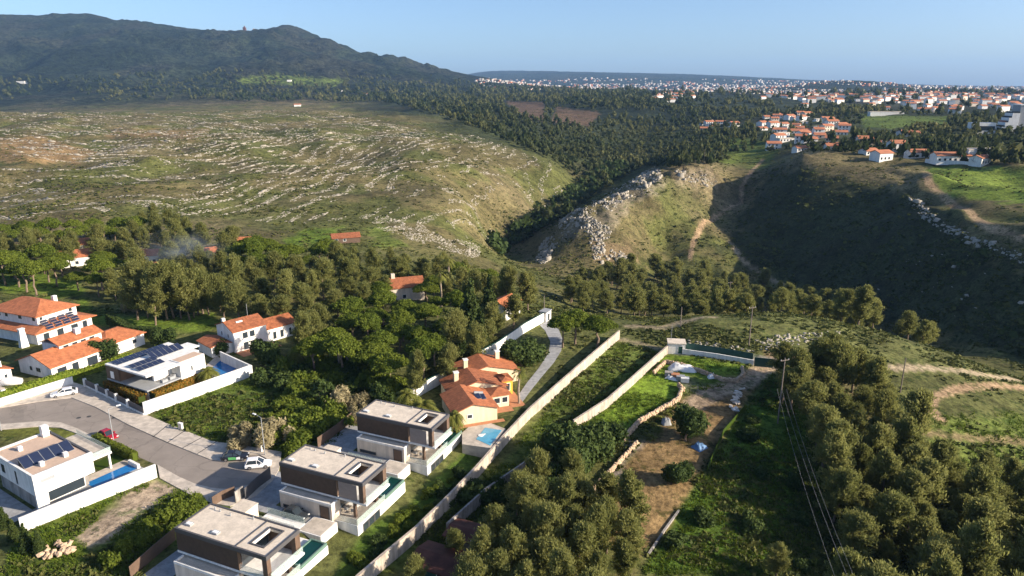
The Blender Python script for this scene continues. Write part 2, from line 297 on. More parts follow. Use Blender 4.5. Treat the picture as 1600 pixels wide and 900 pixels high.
# ------------------------------------------------------------------ mesh helpers
col = scene.collection
class MB:
    def __init__(s): s.v = []; s.f = []
    def add(s, vs, fs):
        o = len(s.v); s.v += [tuple(map(float, p)) for p in vs]; s.f += [tuple(i + o for i in f) for f in fs]; return s
    def box(s, x0, x1, y0, y1, z0, z1):
        return s.add([(x0, y0, z0), (x1, y0, z0), (x1, y1, z0), (x0, y1, z0), (x0, y0, z1), (x1, y0, z1), (x1, y1, z1), (x0, y1, z1)],
                     [(0, 3, 2, 1), (4, 5, 6, 7), (0, 1, 5, 4), (1, 2, 6, 5), (2, 3, 7, 6), (3, 0, 4, 7)])
    def prism(s, poly, z0, z1):
        n = len(poly); a = sum(poly[i][0] * poly[(i + 1) % n][1] - poly[(i + 1) % n][0] * poly[i][1] for i in range(n))
        if a < 0: poly = poly[::-1]
        return s.add([(p[0], p[1], z0) for p in poly] + [(p[0], p[1], z1) for p in poly],
                     [tuple(range(n - 1, -1, -1)), tuple(range(n, 2 * n))] + [(i, (i + 1) % n, n + (i + 1) % n, n + i) for i in range(n)])
    def cyl(s, a, b, r0, r1, n=10):
        a = Vector(a); b = Vector(b); d = (b - a).normalized(); t = d.orthogonal().normalized(); w = d.cross(t)
        vs = []
        for c, r in ((a, r0), (b, r1)):
            for i in range(n):
                q = c + (t * math.cos(2 * math.pi * i / n) + w * math.sin(2 * math.pi * i / n)) * r; vs.append(tuple(q))
        return s.add(vs, [(i, (i + 1) % n, n + (i + 1) % n, n + i) for i in range(n)] + [tuple(range(n - 1, -1, -1)), tuple(range(n, 2 * n))])
    def gable(s, x0, x1, y0, y1, ze, zr, ov=.5, th=.18, axis='x', ry=None):
        # pitched roof sheets with thickness; the ridge runs along `axis`
        if axis == 'x':
            m = (y0 + y1) / 2 if ry is None else ry; X0, X1 = x0 - ov, x1 + ov; sl = (zr - ze) / (m - y0); sl2 = (zr - ze) / (y1 - m)
            A = [(y0 - ov, ze - ov * sl), (m, zr), (y1 + ov, ze - ov * sl2)]
            pr = [A[0], A[1], A[2], (A[2][0], A[2][1] + th), (A[1][0], A[1][1] + th), (A[0][0], A[0][1] + th)]
            vs = [(X0, p[0], p[1]) for p in pr] + [(X1, p[0], p[1]) for p in pr]
        else:
            m = (x0 + x1) / 2 if ry is None else ry; Y0, Y1 = y0 - ov, y1 + ov; sl = (zr - ze) / (m - x0); sl2 = (zr - ze) / (x1 - m)
            A = [(x0 - ov, ze - ov * sl), (m, zr), (x1 + ov, ze - ov * sl2)]
            pr = [A[0], A[1], A[2], (A[2][0], A[2][1] + th), (A[1][0], A[1][1] + th), (A[0][0], A[0][1] + th)]
            vs = [(p[0], Y0, p[1]) for p in pr] + [(p[0], Y1, p[1]) for p in pr]
        return s.add(vs, [(0, 1, 4, 5), (1, 2, 3, 4), (6, 11, 10, 7), (7, 10, 9, 8), (5, 4, 10, 11), (4, 3, 9, 10), (0, 6, 7, 1), (1, 7, 8, 2), (0, 5, 11, 6), (2, 8, 9, 3)])
    def hip(s, x0, x1, y0, y1, ze, zr, ov=.5, ins=None, axis='x'):
        x0 -= ov; x1 += ov; y0 -= ov; y1 += ov
        if axis == 'x':
            i = ins if ins is not None else (y1 - y0) / 2; m = (y0 + y1) / 2; r0, r1 = (x0 + i, m), (x1 - i, m)
            top = [(r0[0], r0[1], zr), (r1[0], r1[1], zr)]; fs = [(4, 5, 9, 8), (5, 6, 9), (6, 7, 8, 9), (7, 4, 8)]
        else:
            i = ins if ins is not None else (x1 - x0) / 2; m = (x0 + x1) / 2
            top = [(m, y0 + i, zr), (m, y1 - i, zr)]; fs = [(4, 5, 8), (5, 6, 9, 8), (6, 7, 9), (7, 4, 8, 9)]
        c = [(x0, y0), (x1, y0), (x1, y1), (x0, y1)]
        return s.add([(a, b, ze - .16) for a, b in c] + [(a, b, ze) for a, b in c] + top,
                     [(3, 2, 1, 0), (0, 1, 5, 4), (1, 2, 6, 5), (2, 3, 7, 6), (3, 0, 4, 7)] + fs)
    def house(s, x0, x1, y0, y1, z0, ze, zr, axis='x', ry=None):   # walls with gables
        if axis == 'x':
            m = (y0 + y1) / 2 if ry is None else ry; pr = [(y0, z0), (y1, z0), (y1, ze), (m, zr), (y0, ze)]
            vs = [(x0, a, b) for a, b in pr] + [(x1, a, b) for a, b in pr]
        else:
            m = (x0 + x1) / 2 if ry is None else ry; pr = [(x0, z0), (x1, z0), (x1, ze), (m, zr), (x0, ze)]
            vs = [(a, y0, b) for a, b in pr] + [(a, y1, b) for a, b in pr]
        return s.add(vs, [(0, 1, 2, 3, 4), (9, 8, 7, 6, 5), (0, 5, 6, 1), (1, 6, 7, 2), (2, 7, 8, 3), (3, 8, 9, 4), (4, 9, 5, 0)])
    def mesh(s, name, m=None, smooth=False):
        me = bpy.data.meshes.new(name); me.from_pydata(s.v, [], s.f); me.validate(); me.update()
        import bmesh
        bm = bmesh.new(); bm.from_mesh(me); bmesh.ops.recalc_face_normals(bm, faces=bm.faces); bm.to_mesh(me); bm.free()
        if m: me.materials.append(m)
        if smooth:
            for p in me.polygons: p.use_smooth = True
        return me
    def build(s, name, m, parent=None, smooth=False): return link(name, s.mesh(name, m, smooth), parent)
def link(name, me, parent=None, loc=None, rz=None, sc=None):
    o = bpy.data.objects.new(name, me); col.objects.link(o)
    if parent is not None: o.parent = parent
    if loc is not None: o.location = tuple(map(float, loc))
    if rz is not None: o.rotation_euler = (0, 0, rz)
    if sc is not None: o.scale = sc if hasattr(sc, '__len__') else (sc, sc, sc)
    return o
def tag(o, label=None, cat=None, group=None, kind=None):
    if label: o['label'] = label
    if cat: o['category'] = cat
    if group: o['group'] = group
    if kind: o['kind'] = kind
    return o
def thing(name, label, cat, loc, rz=0.0, group=None):
    return tag(link(name, None, None, loc, rz), label, cat, group)
def npmesh(name, verts, faces, m, tint=None, smooth=False):
    me = bpy.data.meshes.new(name); verts = np.asarray(verts, np.float32); faces = np.asarray(faces, np.int32); k = faces.shape[1]
    me.vertices.add(len(verts)); me.vertices.foreach_set('co', verts.ravel())
    me.loops.add(faces.size); me.loops.foreach_set('vertex_index', faces.ravel())
    me.polygons.add(len(faces)); me.polygons.foreach_set('loop_start', np.arange(0, faces.size, k, dtype=np.int32))
    me.update(calc_edges=True); me.materials.append(m)
    if tint is not None:
        a = me.attributes.new('tint', 'FLOAT', 'POINT'); a.data.foreach_set('value', np.asarray(tint, np.float32))
    if smooth: me.polygons.foreach_set('use_smooth', np.ones(len(faces), bool))
    return me
def sheet(name, pxs, z, m, kind='structure', h=None):     # flat sheet (or kerbed slab when h is set) from ground pixels
    pts = [tuple(P(u, v)[:2]) for u, v in pxs]; b = MB(); b.prism(pts, -.6 if h else z - .02, z)
    return tag(b.build(name, m), kind=kind)

# ------------------------------------------------------------------ the land: one sheet to the horizon
th_in = np.linspace(-.78, .78, 740); th_l = np.linspace(-math.pi, -.78, 26)[:-1]; th_r = np.linspace(.78, math.pi, 26)[1:]
TH = np.concatenate([th_l, th_in, th_r]); RR = np.concatenate([[4, 15, 28], np.geomspace(40, 17000, 600)])
gx = np.sin(TH)[None] * RR[:, None]; gy = np.cos(TH)[None] * RR[:, None]
gzv = height(gx, gy); gu, gv = proj(gx, gy, gzv)
nr, nc = gx.shape
idx = np.arange(nr * nc).reshape(nr, nc)
quads = np.stack([idx[:-1, :-1], idx[:-1, 1:], idx[1:, 1:], idx[1:, :-1]], -1).reshape(-1, 4)[:, ::-1]
# land cover: what grows or lies where, with the right hill face darkened as shade
TRACKS = []
def cover_colour(u, v, x, y):
    n1 = fbm(x / 35, y / 35, 31); n2 = fbm(x / 7, y / 7, 37); n3 = fbm(x / 140, y / 140, 41)
    def mix(c, m, k): return c * (1 - k[..., None]) + np.array(m) * k[..., None]
    c = np.zeros(u.shape + (3,)) + np.array([.128, .108, .048])
    c = mix(c, [.090, .098, .028], sstep(.45, .62, n1) * .85); c = mix(c, [.17, .135, .075], sstep(.56, .72, n3) * .7)
    c = mix(c, [.092, .108, .028], (1 - sstep(230, 330, np.hypot(x, y))) * .75)
    c = mix(c, [.13, .10, .05], (1 - sstep(230, 330, np.hypot(x, y))) * sstep(.55, .7, n1) * .6)
    far = sstep(640, 800, np.hypot(x, y)) * sstep(600, 760, u) ; c = mix(c, [.05, .06, .025], far)
    deep = sstep(2100, 2900, np.hypot(x, y)) + 0 * x; deep = np.maximum(deep, sstep(1000, 1300, np.hypot(x, y)) * sstep(500, 640, u)); c = mix(c, [.034, .044, .024], deep); c = mix(c, [.018, .026, .014], deep * sstep(.45, .52, fbm(x / 130, y / 200, 33))); c = mix(c, [.055, .050, .034], deep * sstep(.52, .66, fbm(x / 260, y / 260, 35)) * .5)
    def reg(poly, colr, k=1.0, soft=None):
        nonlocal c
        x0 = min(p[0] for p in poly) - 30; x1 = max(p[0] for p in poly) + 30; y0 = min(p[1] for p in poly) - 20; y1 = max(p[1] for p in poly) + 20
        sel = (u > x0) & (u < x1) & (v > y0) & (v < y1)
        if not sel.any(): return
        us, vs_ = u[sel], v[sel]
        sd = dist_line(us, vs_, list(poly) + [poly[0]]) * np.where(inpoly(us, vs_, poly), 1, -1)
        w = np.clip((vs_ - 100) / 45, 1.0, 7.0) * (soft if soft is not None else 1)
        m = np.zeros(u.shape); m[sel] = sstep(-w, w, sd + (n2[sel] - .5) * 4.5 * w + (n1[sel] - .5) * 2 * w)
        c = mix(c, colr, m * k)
    grass, lush, dirt, pale, brown = [.115, .165, .022], [.145, .22, .022], [.36, .245, .145], [.33, .26, .17], [.115, .075, .048]
    reg([(0, 215), (60, 212), (150, 240), (120, 256), (0, 252)], [.27, .17, .085], .75); reg([(180, 200), (330, 203), (300, 220), (160, 214)], [.20, .13, .07], .6)
    reg([(365, 122), (430, 117), (545, 124), (520, 136), (440, 132), (380, 131)], [.13, .17, .03])
    reg([(790, 158), (850, 160), (850, 190), (820, 185)], brown); reg([(870, 168), (940, 175), (920, 198), (860, 190)], brown)
    reg([(440, 375), (490, 355), (530, 360), (500, 385), (450, 386)], grass); reg([(595, 350), (640, 385), (600, 392), (570, 365)], grass, .6)
    reg([(0, 430), (120, 430), (130, 470), (90, 465), (0, 455)], lush, .85); reg([(130, 488), (330, 490), (340, 512), (230, 520), (130, 505)], grass)
    reg([(1440, 262), (1600, 258), (1700, 330), (1600, 322), (1470, 300)], lush, .75)
    reg([(1100, 205), (1220, 225), (1200, 262), (1110, 250)], grass, .6); reg([(1340, 178), (1480, 182), (1480, 200), (1350, 200)], grass, .7)
    reg([(240, 640), (395, 590), (520, 640), (540, 690), (440, 712), (340, 692), (262, 668)], [.085, .115, .022])
    reg([(30, 830), (245, 745), (330, 775), (420, 780), (200, 900), (0, 900)], [.105, .14, .022])
    reg([(120, 838), (170, 800), (245, 752), (275, 765), (225, 800), (170, 842), (140, 858)], [.40, .31, .22])
    reg([(500, 920), (545, 860), (600, 812), (640, 780), (690, 735), (740, 690), (765, 700), (735, 745), (690, 795), (640, 845), (590, 895), (570, 920)], [.060, .100, .014], .95)
    reg([(0, 660), (110, 672), (120, 685), (60, 675), (0, 692)], [.13, .14, .03])
    reg([(968, 530), (1045, 548), (900, 668), (700, 860), (600, 893), (640, 850), (800, 700)], [.105, .135, .028], .85)
    reg([(1045, 550), (1160, 572), (1150, 600), (1060, 620), (960, 690), (905, 668)], lush, .9)
    reg([(1065, 625), (1180, 585), (1200, 575), (1160, 640), (1090, 740), (1040, 840), (990, 870), (900, 830), (920, 770), (1000, 690)], [.26, .165, .078], .85)
    reg([(980, 690), (1010, 690), (960, 760), (935, 770)], [.24, .21, .17])
    reg([(1205, 580), (1260, 640), (1240, 800), (1180, 900), (1000, 900), (1090, 760), (1160, 640)], [.075, .13, .016], .9)
    reg([(1060, 590), (1150, 605), (1120, 625), (1065, 615)], [.16, .145, .125], .8); reg([(1200, 550), (1262, 552), (1250, 572), (1205, 570)], [.36, .24, .14], .8)
    reg([(1440, 650), (1600, 640), (1700, 800), (1480, 760)], grass, .5); reg([(1260, 555), (1310, 552), (1300, 572), (1255, 572)], lush, .7)
    reg([(1130, 385), (1165, 330), (1200, 262), (1260, 262), (1420, 305), (1500, 360), (1600, 412), (1700, 460), (1700, 580), (1600, 560), (1400, 508), (1240, 446)], [.034, .040, .018], .9, 2)  # scrub cover of the right hill face, darkened to paint in its shade
    reg([(862, 374), (890, 342), (930, 332), (985, 290), (1030, 266), (1045, 286), (990, 322), (962, 348), (950, 374), (900, 374)], [.22, .185, .13], .65)
    reg([(925, 372), (990, 380), (995, 418), (930, 415)], [.27, .18, .11], .6); reg([(1050, 264), (1115, 262), (1125, 292), (1060, 290)], [.24, .19, .13], .5)
    # worn tracks and lanes
    def track(px, w, colr, k=1.0):
        nonlocal c
        pts = [tuple(G(a, b)[:2]) for a, b in px]; TRACKS.append((pts, w))
        d = dist_line(x, y, pts) + (n2 - .5) * w * .35
        c = mix(c, colr, (1 - sstep(w * .5, w * .8, d)) * k)
    track([(1192, 250), (1170, 275), (1158, 292), (1158, 318), (1118, 338), (1095, 355), (1082, 385), (1078, 402)], 2.5, dirt, .9)
    track([(1140, 380), (1160, 405), (1200, 432), (1238, 452)], 3.0, pale, .8)
    track([(1208, 573), (1330, 577), (1440, 574), (1500, 580), (1560, 590), (1610, 600)], 2.3, pale, .95)
    track([(1600, 606), (1560, 602), (1500, 607), (1455, 622), (1450, 640), (1470, 655)], 2.2, dirt, .95)
    track([(1600, 690), (1520, 685), (1440, 675)], 2.0, dirt, .6)
    track([(1085, 632), (1120, 612), (1165, 598), (1185, 580), (1200, 572)], 3.6, [.40, .30, .20])
    track([(1445, 268), (1450, 285), (1490, 320), (1540, 350), (1600, 370)], 3.5, dirt, .8)
    track([(985, 510), (1040, 512), (1070, 502), (1110, 495)], 3.0, pale, .8)
    track([(968, 530), (1040, 548)], 2.5, pale, .6); track([(1060, 546), (1120, 552), (1210, 566)], 4.0, [.30, .27, .24], .9)
    return np.clip(c, .01, .9)
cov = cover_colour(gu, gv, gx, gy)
ROCKY = [(0, 165), (280, 165), (520, 170), (640, 200), (760, 215), (860, 255), (900, 300), (840, 340), (790, 390), (700, 395), (560, 340), (470, 350), (330, 340), (200, 330), (0, 345)]
def m_land():
    m, n, l, b = nt('land_cover')
    at = N(n, 'ShaderNodeAttribute', attribute_name='cover'); ge = N(n, 'ShaderNodeNewGeometry')
    def noise(s, d=5):
        t = N(n, 'ShaderNodeTexNoise'); t.inputs['Scale'].default_value = s; t.inputs['Detail'].default_value = d; t.inputs['Roughness'].default_value = .7; l.new(ge.outputs['Position'], t.inputs['Vector']); return t
    a, b2, c3 = noise(.9), noise(.12), noise(.018)
    prev = at.outputs['Color']
    for t, lo, hi in ((a, .45, 1.55), (b2, .6, 1.4), (c3, .7, 1.3)):
        mr = N(n, 'ShaderNodeMapRange'); mr.inputs[1].default_value = .32; mr.inputs[2].default_value = .68; mr.inputs[3].default_value = lo; mr.inputs[4].default_value = hi; l.new(t.outputs[0], mr.inputs[0])
        mx = N(n, 'ShaderNodeMix', data_type='RGBA', blend_type='MULTIPLY'); mx.inputs[0].default_value = 1; l.new(prev, mx.inputs[6]); l.new(mr.outputs[0], mx.inputs[7]); prev = mx.outputs[2]
    sp_ = noise(.34, 3); mr = N(n, 'ShaderNodeMapRange'); mr.inputs[1].default_value = .55; mr.inputs[2].default_value = .61; mr.inputs[3].default_value = 0; mr.inputs[4].default_value = .78; l.new(sp_.outputs[0], mr.inputs[0])
    mx = N(n, 'ShaderNodeMix', data_type='RGBA', blend_type='MULTIPLY'); l.new(mr.outputs[0], mx.inputs[0]); l.new(prev, mx.inputs[6]); mx.inputs[7].default_value = (.34, .46, .30, 1); prev = mx.outputs[2]
    ff = noise(.045, 5); mr = N(n, 'ShaderNodeMapRange'); mr.inputs[1].default_value = .36; mr.inputs[2].default_value = .64; mr.inputs[3].default_value = .25; mr.inputs[4].default_value = 1.75; l.new(ff.outputs[0], mr.inputs[0])
    mx = N(n, 'ShaderNodeMix', data_type='RGBA', blend_type='MULTIPLY'); l.new(at.outputs['Alpha'], mx.inputs[0]); l.new(prev, mx.inputs[6]); l.new(mr.outputs[0], mx.inputs[7]); prev = mx.outputs[2]
    l.new(prev, b.inputs['Base Color']); b.inputs['Roughness'].default_value = .95; b.inputs['Specular IOR Level'].default_value = .1
    add = N(n, 'ShaderNodeMath', operation='ADD'); l.new(a.outputs[0], add.inputs[0]); l.new(b2.outputs[0], add.inputs[1])
    bp = N(n, 'ShaderNodeBump'); bp.inputs['Strength'].default_value = .5; bp.inputs['Distance'].default_value = .6; l.new(add.outputs[0], bp.inputs['Height']); f1, f2 = noise(.035, 6), noise(.11, 4); fa = N(n, 'ShaderNodeMath', operation='ADD'); l.new(f1.outputs[0], fa.inputs[0]); l.new(f2.outputs[0], fa.inputs[1])
    b3 = N(n, 'ShaderNodeBump'); b3.inputs['Distance'].default_value = 22.0; l.new(fa.outputs[0], b3.inputs['Height']); l.new(at.outputs['Alpha'], b3.inputs['Strength']); l.new(bp.outputs[0], b3.inputs['Normal'])
    l.new(b3.outputs[0], b.inputs['Normal'])
    return m
land_m = m_land()
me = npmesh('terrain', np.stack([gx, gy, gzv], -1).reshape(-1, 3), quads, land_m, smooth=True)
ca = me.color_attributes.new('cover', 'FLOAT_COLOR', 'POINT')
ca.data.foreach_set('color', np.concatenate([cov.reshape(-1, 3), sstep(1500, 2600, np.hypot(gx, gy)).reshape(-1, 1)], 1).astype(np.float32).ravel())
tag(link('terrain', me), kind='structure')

# ------------------------------------------------------------------ street, pavements, drives
Zr = .03
sheet('road', [(-120, 640), (0, 638), (60, 628), (112, 622), (150, 637), (200, 664), (262, 692), (329, 719), (352, 722), (386, 711), (405, 711), (416, 717), (423, 728), (417, 741), (399, 755), (374, 763), (350, 765), (330, 763), (305, 757), (280, 746), (246, 727), (160, 690), (123, 671), (95, 661), (60, 659), (0, 664), (-120, 672)], Zr, asphalt)
def pavement(label, pxs): return sheet('pavement', pxs, .15, paving, h=True)
pavement('upper', [(-120, 640), (0, 638), (60, 628), (112, 622), (150, 637), (200, 664), (262, 692), (329, 719), (352, 722), (386, 711), (405, 711), (416, 717), (440, 707), (380, 697), (330, 690), (275, 668), (226, 648), (133, 604), (115, 598), (0, 634), (-120, 640)][:-1])
pavement('lower', [(-120, 672), (0, 664), (60, 659), (95, 661), (123, 671), (160, 690), (153, 692), (120, 678), (95, 669), (60, 667), (0, 672), (-120, 682)])
pavement('bulb', [(246, 727), (280, 746), (305, 757), (330, 763), (350, 765), (374, 763), (399, 755), (417, 741), (423, 728), (416, 717), (440, 708), (436, 735), (425, 752), (400, 775), (360, 792), (330, 787), (300, 775), (250, 748)])
# joints and crossings cut into the upper pavement
for k, (a, b) in enumerate([((262, 691), (290, 672)), ((285, 700), (316, 683)), ((308, 709), (338, 690)), ((240, 682), (262, 664))]):
    A, B = P(*a, .154), P(*b, .154); d = (B - A)[:2] / np.hypot(*(B - A)[:2]); n_ = np.array([-d[1], d[0]]) * .10
    tag(MB().prism([tuple(A[:2] + n_), tuple(B[:2] + n_), tuple(B[:2] - n_), tuple(A[:2] - n_)], .10, .156).build('paving_joint', darkm), kind='structure')
for k, (u, v) in enumerate([(123, 653), (139, 651), (371, 768), (178, 653)]):
    c = P(u, v); o = MB().cyl((c[0], c[1], Zr - .02), (c[0], c[1], Zr + .012 if v < 760 else .162), .42, .42, 16).build('manhole_cover', darkm)
    tag(o, ['round iron cover in the asphalt, the more left of the pair', 'round iron cover in the asphalt, the more right of the pair', 'round iron cover in the pavement below the turning circle', 'iron cover at the kerb above the red car'][k], 'manhole cover', 'iron covers in the street')

# ------------------------------------------------------------------ walls and fences
def wall_run(name, label, cat, pxs, h, t, m, cap=None, group=None, z=None, panels=False):
    pts = [G(u, v) if z is None else P(u, v, z) for u, v in pxs]
    root = thing(name, label, cat, pts[0], 0, group); o = np.array(pts[0]); prev = None
    for i, (a, b) in enumerate(zip(pts[:-1], pts[1:])):
        d = (b - a)[:2]; L = np.hypot(*d); d = d / L; n_ = np.array([-d[1], d[0]]) * t / 2
        if np.dot(n_, [0, 1]) < 0: n_ = -n_
        q = [a[:2], b[:2], b[:2] + 2 * n_, a[:2] + 2 * n_]; zz = [a[2], b[2], b[2], a[2]]
        if i: q[0] = q[0] - d * .004 * i; 
        vs = [(*(p - o[:2]), z_ - o[2] - .8) for p, z_ in zip(q, zz)] + [(*(p - o[:2]), z_ - o[2] + h + .003 * (i % 2)) for p, z_ in zip(q, zz)]
        MB().add(vs, [(0, 3, 2, 1), (4, 5, 6, 7), (0, 1, 5, 4), (1, 2, 6, 5), (2, 3, 7, 6), (3, 0, 4, 7)]).build('wall_section', m, root)
        if cap:
            e = n_ / np.hypot(*n_) * .05
            q2 = [q[0] - e, q[1] - e, q[2] + e, q[3] + e]
            vs = [(*(p - o[:2]), z_ - o[2] + h - .005 + .003 * (i % 2)) for p, z_ in zip(q2, zz)] + [(*(p - o[:2]), z_ - o[2] + h + .09 + .003 * (i % 2)) for p, z_ in zip(q2, zz)]
            MB().add(vs, [(0, 3, 2, 1), (4, 5, 6, 7), (0, 1, 5, 4), (1, 2, 6, 5), (2, 3, 7, 6), (3, 0, 4, 7)]).build('coping', cap, root)
    if name == 'stone_wall':
        V, F = [], []; bv = np.array([(-1, -1, -1), (1, -1, -1), (1, 1, -1), (-1, 1, -1), (-.8, -.7, 1), (.7, -.8, 1), (.8, .7, .9), (-.7, .8, 1)]) * [.17, .14, .11]; bf = [(4, 5, 6, 7), (0, 1, 5, 4), (1, 2, 6, 5), (2, 3, 7, 6), (3, 0, 4, 7)]
        for a, b in zip(pts[:-1], pts[1:]):
            d = (b - a)[:2]; L = np.hypot(*d); d = d / L; n_ = np.array([-d[1], d[0]]); n_ = n_ if n_[1] > 0 else -n_
            for k in range(int(L * h * 26)):
                w, q, zz = random.uniform(0, L), random.choice((-.02, t + .02, random.uniform(0, t))), random.uniform(0, h)
                zz = h if 0 < q < t else zz; c, s_ = math.cos(k), math.sin(k); sc = random.uniform(.7, 1.5); pos = a[:2] + d * w + n_ * q - o[:2]; zb = a[2] + (b[2] - a[2]) * w / L - o[2] + zz; o_ = len(V)
                V += [(p[0] * sc * c - p[1] * sc * s_ + pos[0], p[0] * sc * s_ + p[1] * sc * c + pos[1], p[2] * sc + zb) for p in bv]; F += [tuple(i + o_ for i in f) for f in bf]
        st = link('stones', None or npmesh('stones', V, F, m), root); st['kind'] = 'stuff'
    return root
wall_run('boundary_wall', 'long cream plastered wall running from the villas up past the yellow house', 'wall', [(560, 925), (596, 893), (650, 847), (700, 797), (745, 749), (790, 696), (830, 653), (880, 608), (920, 572), (968, 530)], 2.3, .3, beigewall, beigewall)
wall_run('boundary_wall', 'pale straight wall above the bright green terrace', 'wall', [(897, 672), (950, 637), (1000, 592), (1045, 551)], 2.0, .3, beigewall, beigewall)
wall_run('boundary_wall', 'broken grey wall half hidden by bushes beside the red sheds', 'wall', [(700, 838), (760, 782), (800, 754), (860, 712)], 2.2, .3, greywall)
wall_run('boundary_wall', 'white wall with green top mesh along the drive of the yellow house', 'wall', [(640, 628), (668, 612), (700, 594), (740, 571), (780, 549), (820, 520), (850, 503)], 2.6, .25, white, greengate)
wall_run('boundary_wall', 'bright white wall with the scrub plot at its foot', 'wall', [(226, 649), (310, 619), (394, 588)], 2.6, .25, white, white, z=0)
wall_run('boundary_wall', 'shaded white wall closing the far end of the blue pool', 'wall', [(394, 588), (345, 565)], 2.4, .25, white, white, z=0)
wall_run('boundary_wall', 'white wall with dark slit running beside the sandy track', 'wall', [(34, 833), (140, 789), (246, 746)], 2.3, .25, white, white, z=0)
wall_run('boundary_wall', 'low white street wall under the clipped bright hedge', 'wall', [(-80, 660), (6, 634), (60, 617), (115, 600)], 1.7, .25, white, None, z=0)
wall_run('boundary_wall', 'low white wall beside the dark green gate', 'wall', [(1064, 553), (1120, 561), (1177, 571)], 1.3, .25, white)
wall_run('metal_gate', 'dark green sheet gate at the end of the white wall', 'gate', [(1178, 572), (1207, 575)], 2.2, .10, greengate)
wall_run('sheet_fence', 'dark green sheet screen behind the low white wall', 'fence', [(1062, 546), (1120, 554), (1176, 564)], 1.9, .06, greengate)
wall_run('stone_wall', 'warm rubble retaining wall curving round the planted bed', 'wall', [(1022, 585), (1040, 568), (1062, 572), (1100, 585), (1128, 596), (1150, 598), (1163, 588), (1160, 577)], .8, .3, warmstone)
wall_run('stone_wall', 'warm rubble wall below the bright green terrace', 'wall', [(975, 690), (1000, 662), (1030, 645), (1060, 628), (1066, 612), (1058, 604)], .9, .35, warmstone)
wall_run('stone_wall', 'pinkish low wall beside the sunken paved ramp', 'wall', [(927, 768), (950, 745), (975, 717), (997, 694)], .7, .3, warmstone)
wall_run('board_fence', 'brown board fence beside the nearest villa plot', 'fence', [(205, 905), (240, 873), (275, 843)], 1.9, .08, woodf, z=0)
wall_run('board_fence', 'brown board fence by the turning circle pavement', 'fence', [(333, 792), (349, 782), (368, 775)], 1.7, .08, woodf, z=0)
wall_run('board_fence', 'brown board fence between scrub plot and farthest villa', 'fence', [(497, 700), (525, 680), (556, 655)], 2.0, .08, woodf, z=0)
wall_run('sliding_gate', 'black sliding gate at the edge of the turning circle', 'gate', [(384, 782), (403, 764), (424, 748)], 2.1, .10, dgrey, z=0)
wall_run('screen_wall', 'grey rendered screen next to the black gate', 'wall', [(369, 787), (383, 776)], 2.0, .2, greywall, z=0)
wall_run('garden_fence', 'wire garden fence overgrown along the orange earth plot', 'fence', [(1165, 640), (1130, 680), (1105, 738)], 1.2, .06, L_gr)
wall_run('garden_kerb', 'thin stone kerb across the lower orange plot', 'kerb', [(1015, 868), (1040, 830), (1062, 800)], .35, .3, greywall)
# street front of the solar house: piers, dark panels
rt = thing('street_fence', 'white piers with dark panels in front of the house with roof panels', 'fence', P(133, 604))
o0 = P(133, 604); pts = [P(u, v) for u, v in [(133, 604), (152, 613), (168, 621), (182, 628), (200, 637), (225, 649)]]
for a, b in zip(pts[:-1], pts[1:]):
    d = (b - a)[:2]; L = np.hypot(*d); d /= L; n_ = np.array([-d[1], d[0]])
    def bar(w0, w1, t, z0, z1, name, m):
        p0 = a[:2] + d * w0; p1 = a[:2] + d * w1
        MB().prism([tuple(p - o0[:2]) for p in (p0 - n_ * t, p1 - n_ * t, p1 + n_ * t, p0 + n_ * t)], z0, z1).build(name, m, rt)
    bar(0, .5, .28, 0, 1.9, 'pier', white); bar(.5, L, .13, 0, .5, 'plinth', white); bar(.55, L - .02, .05, .5, 1.75, 'panel', dgrey)

# ------------------------------------------------------------------ window / panel pieces
def win(root, face, a, y0, y1, z0, z1, m=glassd, fm=white, name='window', sub=True):
    # a framed window on a wall plane: face '-x','+x','-y','+y' at coordinate a
    t = .06; sg = -1 if face[0] == '-' else 1
    def bx(c0, c1, d0, d1, e0, e1):
        b = MB(); lo, hi = sorted((a + sg * c0, a + sg * c1))
        return b.box(lo, hi, d0, d1, e0, e1) if face[1] == 'x' else b.box(d0, d1, lo, hi, e0, e1)
    w = bx(-.05, .03, y0, y1, z0, z1).build(name, m, root)
    if sub:
        fr = MB()
        for q in ((y0 - t, y0 + t, z0 - t, z1 + t), (y1 - t, y1 + t, z0 - t, z1 + t)):
            g = bx(-.02, .06, *q); fr.add(g.v, g.f)
        for q in ((y0 + t, y1 - t, z0 - t, z0 + t), (y0 + t, y1 - t, z1 - t, z1 + t)):
            g = bx(-.02, .06, *q); fr.add(g.v, g.f)
        fr.build('frame', fm, w)
    return w
PANEL = {}
def panel(root, c, w, d, tilt, az=0.0, name='solar_panel'):
    k = (round(w, 2), round(d, 2))
    if k not in PANEL:
        b = MB().box(-w / 2, w / 2, -d / 2, d / 2, -.02, .03); PANEL[k] = (b.mesh('solar_panel', pv),
            MB().box(-w / 2 - .04, w / 2 + .04, -d / 2 - .04, d / 2 + .04, -.04, -.005).mesh('frame', mgrey))
    o = link(name, PANEL[k][0], root, c); o.rotation_euler = (tilt, 0, az); link('frame', PANEL[k][1], o)
    return o

